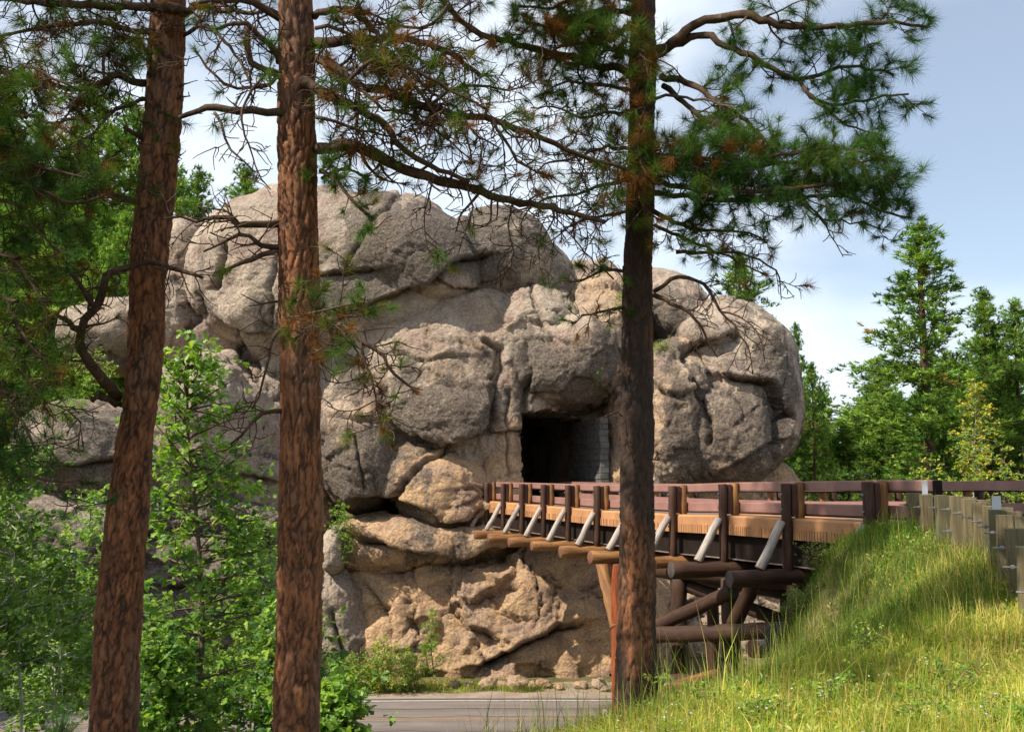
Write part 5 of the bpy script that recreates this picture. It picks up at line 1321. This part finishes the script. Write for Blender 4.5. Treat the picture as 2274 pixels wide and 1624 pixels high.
def shrub(name, label, cat, base, top, prof, nb, leafsize, shape, cols, seed, per=8, group=None, stem_r=.03, wander=.05, lean=.35, stemmat='stem', inner=0.3, nstem=1, spread_y=1.0):
    """prof: [(height fraction, radius m)]"""
    rr = random.Random(seed)
    base = np.asarray(base, float); top = np.asarray(top, float)
    root = empty(name, base, label, cat, group)
    tb = Tubes(); H = np.linalg.norm(top - base)
    LP, LD, LU, LS, LT = [], [], [], [], []
    ph = [a for a, _ in prof]; pr = [b for _, b in prof]
    stems = []
    for s in range(nstem):
        o0 = np.array((rr.gauss(0, .15), rr.gauss(0, .15), 0)) if nstem > 1 else np.zeros(3)
        tp = top + (np.array((rr.gauss(0, 1), rr.gauss(0, 1), -abs(rr.gauss(0, .25)) * H)) * (pr[len(pr) // 2] * .6) if s else 0)
        n = 8; st_ = [base + o0 + (tp - base - o0) * t + np.array((rr.gauss(0, wander), rr.gauss(0, wander), 0)) * (0 < t < 1) for t in np.linspace(0, 1, n)]
        sp = catmull(st_, max(.1, H / 40)); stems.append(sp); tb.add(sp, np.linspace(stem_r, stem_r * .25, len(sp)), 6)
    for i in range(nb):
        sp = stems[i % nstem]
        f = ph[0] + (1 - ph[0]) * ((i + rr.random()) / nb)
        R = np.interp(f, ph, pr) * rr.uniform(.45, 1.25)
        k = min(len(sp) - 2, int(f * len(sp))); p = sp[k]
        a = rr.uniform(0, 6.283); d = np.array((math.cos(a), math.sin(a) * spread_y, rr.uniform(.0, 1.0) * lean * 2 - .1))
        bp_ = walk(rr, p, unit(d), max(.08, R), max(.05, R / 8), .12, .03)
        tb.add(bp_, np.linspace(stem_r * .32, .004, len(bp_)), 4, cap=False)
        ncl = max(2, int(per * (0.5 + R / (max(pr) + 1e-6))))
        for c in range(ncl):
            t = rr.uniform(inner, 1.0) if c else 1.0
            q = bp_[min(len(bp_) - 1, int(t * (len(bp_) - 1)))]
            tw = np.array((rr.gauss(0, 1), rr.gauss(0, 1), rr.gauss(0, .8))) * (leafsize * 1.3)
            q2 = q + tw
            colr = np.array(rr.choice(cols)) * rr.uniform(.75, 1.25)
            for l in range(rr.randint(4, 7)):
                dd = unit(np.array((rr.gauss(0, 1), rr.gauss(0, 1), rr.gauss(0, .6) - .15)))
                LP.append(q2 + dd * leafsize * .12); LD.append(dd); LU.append(unit(np.array((rr.gauss(0, .5) - .25, rr.gauss(0, .5) - .2, 1.0)))); LS.append(leafsize * rr.uniform(.7, 1.2)); LT.append(colr)
    obj('branches', tb.mesh('branches', base), M[stemmat], root)
    obj('foliage', leaf_mesh('foliage', LP, LD, LU, LS, LT, shape, base, seed=seed), M['leaf'], root)
    return root

G1 = [(.16, .29, .04), (.21, .35, .05), (.12, .23, .032), (.25, .36, .05)]
G2 = [(.07, .16, .03), (.10, .20, .035), (.055, .13, .025)]
YG = [(.28, .34, .035), (.20, .30, .04), (.34, .36, .05), (.14, .24, .04)]
YEL = [(.50, .38, .03), (.40, .36, .035), (.30, .32, .04)]
# the oak sapling between the left and the middle trunk
YO = 17.0
ob = P(455, 1900, YO); ob[2] = gz(ob[0], YO) - .1
shrub('oak_sapling', 'tall bright green oak sapling with lobed leaves between the two left trunks', 'tree', ob, P(418, 790, YO),
      [(.10, 2.1), (.30, 1.9), (.5, 1.55), (.68, 1.4), (.82, 1.15), (.93, .8), (1, .4)], 150, .145, OAK, G1 + G2[:1], 5, 8, stem_r=.065, wander=.07, spread_y=.8)
ob = P(640, 1900, 15.5); ob[2] = gz(ob[0], 15.5) - .1
shrub('oak_sapling', 'low oak sapling with leaves showing behind the middle trunk foot', 'tree', ob, P(655, 1330, 15.5),
      [(.15, 1.0), (.45, .95), (.75, .7), (1, .25)], 90, .13, OAK, G1 + G2, 6, 9, stem_r=.03)
ob = P(375, 1900, 15.0); ob[2] = gz(ob[0], 15.0) - .1
shrub('oak_sapling', 'low oak sapling with leaves beside the leaning trunk foot', 'tree', ob, P(360, 1420, 15.0),
      [(.15, .9), (.45, .85), (.75, .6), (1, .25)], 80, .13, OAK, G1 + G2, 16, 9, stem_r=.03)
# round-leaved saplings at the left edge
for i, (u, vt, Y, lab) in enumerate(((40, 985, 12.5, 'round-leaved aspen sapling at the left edge below the pine boughs'), (130, 1230, 13.5, 'smaller round-leaved aspen sapling beside the leaning trunk'), (-40, 1150, 12.0, 'round-leaved aspen sapling cut by the photo left border'))):
    b = P(u, 1900, Y); b[2] = gz(b[0], Y) - .1
    shrub('aspen_sapling', lab, 'tree', b, P(u, vt, Y), [(.5, .7), (.65, .9), (.82, .65), (1, .2)], 90, .074, ROUND, [(.16, .27, .05), (.20, .32, .07), (.12, .22, .04)], 20 + i, 7, stem_r=.028, stemmat='birch')
for i, (u, vt, Y, R_, lab) in enumerate(((70, 1180, 19, 1.3, 'dense oak sapling in the shade behind the left edge aspens'), (560, 1150, 21, 1.2, 'oak sapling crown against the rock just left of the middle trunk'), (745, 1520, 14.5, .5, 'oak sprig at the road edge just right of the middle trunk'))):
    b = P(u, 1900, Y); b[2] = gz(b[0], Y) - .1
    shrub('oak_sapling', lab, 'tree', b, P(u, vt, Y), [(.4, R_ * .8), (.6, R_), (.75, R_ * .75), (1, R_ * .3)], 60, .13, OAK, G1, 160 + i, 8, stem_r=.03)
b = P(232, 1300, 20); b[2] = gz(b[0], 20) - .1
shrub('oak_sapling', 'sunlit oak sapling top peeking out left of the leaning trunk', 'tree', b, P(205, 1085, 20), [(.35, .7), (.7, .9), (1, .3)], 50, .11, OAK, G1, 31, 7)
# bushes along the cliff foot
for i, (u, vt, vb, Y, R, cols, nb, lab) in enumerate((
        (740, 1445, 1512, 48.6, 1.0, G2 + G1, 40, 'green bush at the cliff foot beside the middle trunk'),
        (800, 1450, 1510, 48.5, 1.1, G1 + YG, 44, 'mixed green bush at the cliff foot behind the road edge'),
        (860, 1420, 1508, 48.6, 1.25, YG, 60, 'bright yellow-green bush at the cliff foot'),
        (915, 1450, 1506, 48.7, .9, G1 + YG, 36, 'small leafy bush right of the yellow-green bush'),
        (30, 1330, 1530, 45.5, 2.4, G2, 60, 'dark green bush across the road at the left edge'),
        (150, 1300, 1525, 46.5, 2.4, G2 + G1, 60, 'dark green bush across the road left of the leaning trunk'),
        (260, 1420, 1525, 47.0, 1.6, G2 + G1, 50, 'dark green bush across the road behind the leaning trunk'),
        (360, 1440, 1525, 47.5, 1.6, G2 + YG[:1], 50, 'dark green bush across the road behind the oak sapling left part'),
        (480, 1450, 1520, 47.8, 1.4, G2 + G1, 44, 'dark green bush across the road behind the oak sapling stem'),
        (590, 1440, 1518, 48.2, 1.4, G2 + G1, 44, 'dark green bush across the road between sapling and middle trunk'))):
    b = P(u, vb, Y); b[2] = max(-.05, gz(b[0], Y)) - .05
    t = P(u, vt, Y)
    shrub('bush', lab, 'bush', b, t, [(.1, R), (.5, R), (.8, R * .75), (1, R * .35)], nb, .13, OVAL, cols, 40 + i, 7, 'bushes at the foot of the cliff', stem_r=.02, nstem=4, spread_y=.6)
b = P(962, 1500, 49.0)
shrub('sapling', 'slender light green sapling growing up the sunlit lower cliff', 'tree', b, P(955, 1350, 49.0), [(.1, .9), (.5, .75), (.8, .45), (1, .2)], 46, .10, OVAL, G1 + YG[1:2], 61, 7, stem_r=.03)
# plants rooted in the rock
for i, (u, v0, v1, Y, R, cols, ls, lab) in enumerate((
        (745, 1110, 1190, 51.2, .9, G1, .12, 'leafy shrub hanging from the crevice right of the middle trunk'),
        (760, 1180, 1240, 51.0, .6, G1, .10, 'small shrub sprig below the crevice shrub'),
        (1312, 800, 858, 53.2, .75, G1, .11, 'bright green shrub growing above the tunnel mouth'),
        (205, 790, 860, 48.5, 1.5, G1, .13, 'leafy shrub on the ledge left of the leaning trunk'),
        (165, 880, 930, 48.0, 1.2, G1, .12, 'low shrub on the sloping slab left of the leaning trunk'),
        (368, 840, 980, 47.5, .8, YG, .10, 'yellowish shrub beside the leaning trunk on the grey slab'),
        (1470, 765, 775, 55.5, .7, YG, .08, 'low yellow-green plant on the ledge right of the dark pine'),
        (1385, 640, 700, 58.5, .8, G1, .12, 'leafy shrub on the rock behind the dark pine trunk'),
        (690, 650, 690, 56.5, .5, G1, .09, 'tiny green shrub in the cleft beside the middle trunk'))):
    Y = rock_y(u, v1, Y) + .1; b = P(u, v1, Y); t = P(u + 4, v0, Y - .25)
    shrub('rock_shrub', lab, 'shrub', b, t, [(.05, R * .8), (.5, R), (1, R * .4)], 26, ls, OVAL, cols, 70 + i, 6, 'plants rooted in the rock', stem_r=.015, nstem=3)
# birch beyond the bridge and yellow-green understorey
b = P(2150, 1080, 62); b[2] = gz(b[0], 62)
shrub('birch_tree', 'small yellowing birch with white trunk behind the far rail', 'tree', b, P(2165, 850, 62), [(.3, 1.2), (.6, 2.0), (.85, 1.3), (1, .4)], 110, .15, ROUND, YEL + YG, 90, 8, stem_r=.06, wander=.22, stemmat='birch')
for i, (u, v, Y, R) in enumerate(((1745, 1010, 60, 2.0), (1790, 1030, 62, 1.8), (1850, 1020, 66, 2.0), (1910, 1025, 60, 1.8), (1975, 1020, 62, 2.0), (2040, 1010, 58, 1.8), (2095, 1015, 56, 1.9), (2160, 1000, 57, 2.0), (2225, 985, 55, 2.0), (2270, 990, 54, 1.8))):
    b = P(u, 1090, Y); b[2] = min(b[2], gz(b[0], Y))
    shrub('bush', ORD[i] + ' bush from the boulder in the leafy line behind the far bridge rail', 'bush', b, P(u, v, Y), [(.1, R), (.5, R), (.8, R * .7), (1, R * .3)], 50, .16, ROUND, YG if i > 3 else G1 + YG[3:], 100 + i, 6, 'bushes behind the far rail', stem_r=.025, nstem=4)
# young shoots on the bank under the bridge end
b = P(1835, 1300, 20.9); b[2] = gz(b[0], 20.9) - .05
shrub('bush', 'small-leaved bush on the bank edge below the last brace', 'bush', b, P(1830, 1205, 20.9), [(.1, .45), (.5, .55), (1, .2)], 40, .05, OVAL, [(.15, .2, .03), (.09, .15, .025), (.2, .2, .04)], 131, 6, stem_r=.012, nstem=4)
b = P(1775, 1440, 20.4); b[2] = gz(b[0], 20.4) - .05
shrub('bush', 'small-leaved bush on the bank beside the thick cut log', 'bush', b, P(1775, 1310, 20.4), [(.1, .35), (.5, .45), (1, .2)], 36, .05, OVAL, [(.11, .17, .03), (.09, .15, .025)], 132, 6, stem_r=.012, nstem=4)
for i, (u, v, Y, h_, lab) in enumerate(((1560, 1575, 9.6, .42, 'leafy weed in the near grass right of the dark pine foot'), (1690, 1600, 8.6, .35, 'leafy weed at the bottom of the sunlit grass'), (1850, 1560, 9.2, .40, 'leafy weed in the middle of the sunlit grass'), (2010, 1600, 8.0, .38, 'leafy weed low in the grass towards the right corner'), (2130, 1520, 9.0, .45, 'leafy weed in the grass below the nearest guard rail post'), (1480, 1560, 10.6, .5, 'tall leafy weed beside the dark pine foot'), (2215, 1590, 7.6, .4, 'leafy weed in the lower right corner'), (1930, 1450, 12.0, .45, 'leafy weed on the shaded part of the bank'))):
    b = P(u, v, Y); b[2] = gz(b[0], Y) - .03
    shrub('weed_plant', lab, 'weed', b, b + np.array((.03, 0, h_)), [(.1, .16), (.6, .18), (1, .06)], 22, .055, OVAL, [(.20, .32, .045), (.13, .23, .035), (.28, .34, .06)], 180 + i, 3, 'weeds in the grass', stem_r=.006, wander=.012, nstem=3)
# pine seedling in the lower left corner
b = P(135, 1680, 7.0)
sd = empty('pine_seedling', b, 'pine seedling with long green needles at the lower left corner', 'seedling')
tb = Tubes(); tb.add([b, b + np.array((.0, 0, .22)), P(135, 1605, 7.0)], [.012, .009, .006], 6)
obj('stem', tb.mesh('stem', b), M['twig'], sd)
obj('needles', tuft_mesh('needles', [P(135, 1610, 7.0), P(120, 1630, 7.0), P(150, 1630, 7.0)], [unit(np.array((0, 0, 1.0))), unit(np.array((-.4, 0, 1))), unit(np.array((.4, 0, 1)))], [.24, .2, .2], [np.array((.06, .13, .04))] * 3, 110, b, .004, .9, 9), M['needle'], sd)

# ------------------------------------------------------------------ grass
def blades(name, X, Y, Lmin, Lmax, wid, cols, wts, seed, lean=0.5, label=None, zoff=0.0):
    rg = np.random.default_rng(seed); n = len(X)
    Z = ground_z(X, Y); pp = np.stack([X, Y, np.zeros(n)], 1)
    Z = Z + fbm(pp * 0.7, 4, 3) * 0.16 * (Y < 36) + zoff
    L = (Lmin + (Lmax - Lmin) * rg.random(n) ** 1.6) * (1 + .5 * noise3(pp * 1.3, 46))
    a = rg.random(n) * 6.283; d = np.stack([np.cos(a), np.sin(a), np.zeros(n)], 1)
    le = lean * rg.random(n)
    b0 = np.stack([X, Y, Z - .03], 1)
    side = np.stack([-np.sin(a + rg.normal(0, .7, n)), np.cos(a), np.zeros(n)], 1)
    w = wid * (.6 + .8 * rg.random(n))
    m = b0 + np.array((0, 0, 1.0)) * (L * .55)[:, None] + d * (L * le * .3)[:, None]
    t = b0 + np.array((0, 0, 1.0)) * (L * (1 - .35 * le))[:, None] + d * (L * le)[:, None]
    V = np.stack([b0 - side * w[:, None], b0 + side * w[:, None], m + side * (w * .75)[:, None], m - side * (w * .75)[:, None], t], 1).reshape(-1, 3)
    i = np.arange(n)[:, None] * 5
    cols = np.asarray(cols); pick = rg.choice(len(cols), n, p=wts)
    patch = noise3(pp * 0.55, 44)
    c = cols[pick] * (.7 + .6 * rg.random((n, 1))) * (1 + .75 * patch[:, None] + .4 * noise3(pp * 2.1, 47)[:, None])
    c = np.repeat(np.hstack([np.clip(c, 0, 1), np.ones((n, 1))]), 5, 0)
    o = obj(name, mesh_np(name, V, [np.hstack([i, i + 1, i + 2, i + 3]), np.hstack([i + 3, i + 2, i + 4])], False, {'tint': c}), M['grass'])
    if label: tag(o, label, 'grass', kind='stuff')
    return o

def scatter(n, x0, x1, y0, y1, seed, keep=None):
    rg = np.random.default_rng(seed); X = x0 + (x1 - x0) * rg.random(n); Y = y0 + (y1 - y0) * rg.random(n)
    if keep is not None:
        m = keep(X, Y); X, Y = X[m], Y[m]
    return X, Y
def crest_x(y): return np.interp(y, [0, 6, 11.6, 15.5, 20.5, 23], [2.9, 4.7, 6.4, 7.8, 8.7, 9.0])
def near_keep(X, Y):
    frame = (X < 0.53 * Y + .4) & (X > -.02 * Y - .3)
    edge = X > np.interp(Y, [5, 8, 12, 16, 19, 23], [-1.2, -1.2, -.6, .4, 1.8, 3.2]) 
    return frame & edge & (X < crest_x(Y) + .35)
GC = [(.18, .29, .035), (.32, .39, .05), (.52, .44, .13), (.10, .19, .03), (.44, .37, .07)]
X, Y = scatter(130000, -1, 9.5, 4.6, 12.5, 1, near_keep)
blades('bank_grass', X, Y, .10, .44, .0038, GC, [.18, .27, .25, .10, .20], 2, 1.5, 'sunlit yellow-green meadow grass covering the near bank')
X, Y = scatter(100000, -1, 10, 12.0, 23.5, 3, near_keep)
blades('slope_grass', X, Y, .14, .50, .0052, [(.11, .20, .035), (.17, .25, .04), (.07, .14, .028), (.32, .27, .08)], [.36, .27, .2, .17], 4, 1.2, 'long green grass on the slope below the guard rail')
X, Y = scatter(4200, -1, 9.5, 5.2, 20, 5, near_keep)
blades('tall_grass_stems', X, Y, .40, .85, .0035, [(.34, .34, .09), (.42, .34, .13), (.2, .3, .05)], [.4, .3, .3], 6, .5, 'tall pale seeding grass stems rising above the meadow grass')
X, Y = scatter(30000, 2, 9.5, 7.5, 21, 25, lambda x, y: near_keep(x, y) & (x > crest_x(y) - 1.5 - .8 * noise3(np.stack([x, y, x * 0], 1), 66)) & (y < 17.5))
blades('straw_grass', X, Y, .22, .62, .0042, [(.55, .45, .17), (.45, .40, .10), (.25, .30, .06), (.40, .27, .11)], [.4, .25, .2, .15], 26, 1.2, 'dry straw-coloured grass in front of the guard rail posts')
X, Y = scatter(700, -.5, 6, 9, 17, 27, lambda x, y: near_keep(x, y) & (x < np.interp(y, [9, 17], [3.0, 5.5])))
blades('bank_edge_stalks', X, Y, .6, 1.15, .0045, [(.30, .34, .08), (.45, .33, .13), (.2, .3, .05)], [.5, .25, .25], 28, .5, 'tall thin stalks along the bank edge in front of the bridge piers')
# broad-leaved forbs among the near grass
X, Y = scatter(34000, -1, 8, 4.8, 20, 7, lambda x, y: near_keep(x, y) & (noise3(np.stack([x * .9, y * .9, x * 0], 1), 72) > -.12))
X2, Y2_ = X, Y
rg = np.random.default_rng(8); n = len(X); Zf = ground_z(X, Y) + rg.random(n) * .16
a = rg.random(n) * 6.283
fo = obj('meadow_forbs', leaf_mesh('meadow_forbs', np.stack([X, Y, Zf], 1), np.stack([np.cos(a), np.sin(a), .5 + rg.random(n)], 1), np.stack([rg.normal(0, .3, n) - .3, rg.normal(0, .3, n) - .2, np.ones(n)], 1), .04 + .05 * rg.random(n), np.array([(.30, .36, .05), (.20, .31, .045), (.13, .24, .035), (.44, .38, .12)])[rg.integers(0, 4, n)], OVAL, (0, 0, 0)), M['leaf'])
tag(fo, 'small bright leaves of low forbs among the near grass', 'plants', kind='stuff')
# little pale asters
rg = np.random.default_rng(9); X, Y = scatter(900, 0, 5, 5.2, 12, 10, lambda x, y: near_keep(x, y) & (noise3(np.stack([x * 1.3, y * 1.3, x * 0], 1), 71) > .12))
n = len(X); Zf = ground_z(X, Y) + .2 + rg.random(n) * .1
PET = np.array([(math.cos(q) * (.5 if k % 2 == 0 else .28), math.sin(q) * (.5 if k % 2 == 0 else .28)) for k, q in enumerate(np.linspace(math.pi, -math.pi, 13)[:-1])])
fl = obj('wild_asters', leaf_mesh('wild_asters', np.stack([X, Y, Zf], 1), np.stack([rg.normal(0, 1, n), rg.normal(0, 1, n), rg.normal(0, .3, n)], 1), np.stack([rg.normal(0, .4, n), rg.normal(0, .4, n) - .5, np.ones(n)], 1), .016 + .012 * rg.random(n), np.array([(.62, .58, .72), (.7, .66, .66), (.55, .5, .7)])[rg.integers(0, 3, n)], PET, (0, 0, 0), .05), M['leaf'])
tag(fl, 'tiny pale lilac aster blossoms scattered in the near grass', 'flowers', kind='stuff')
# left slope cover and the strips beside the road
X, Y = scatter(36000, -22, 1.5, 9, 35, 11, lambda x, y: x > -.62 * y - .5)
blades('shaded_slope_grass', X, Y, .15, .5, .009, [(.07, .15, .03), (.11, .19, .035), (.2, .2, .06)], [.5, .3, .2], 12, .7, 'shaded grass on the slope beneath the saplings')
X, Y = scatter(40000, -26, 8, 47.6, 50.6, 13, lambda x, y: y > road_y(x) + 1.75 + .7 * noise3(np.stack([x * .5, x * 0, x * 0], 1), 61) )
m = (X > -9) | (np.random.default_rng(3).random(len(X)) < .6); X, Y = X[m], Y[m]
m = (X < 1.5) | (np.random.default_rng(5).random(len(X)) < .12); X, Y = X[m], Y[m]
blades('roadside_grass', X, Y, .12, .5, .012, [(.16, .26, .04), (.28, .30, .06), (.40, .34, .12)], [.4, .35, .25], 14, .8, 'strip of sunlit grass between the road and the cliff')
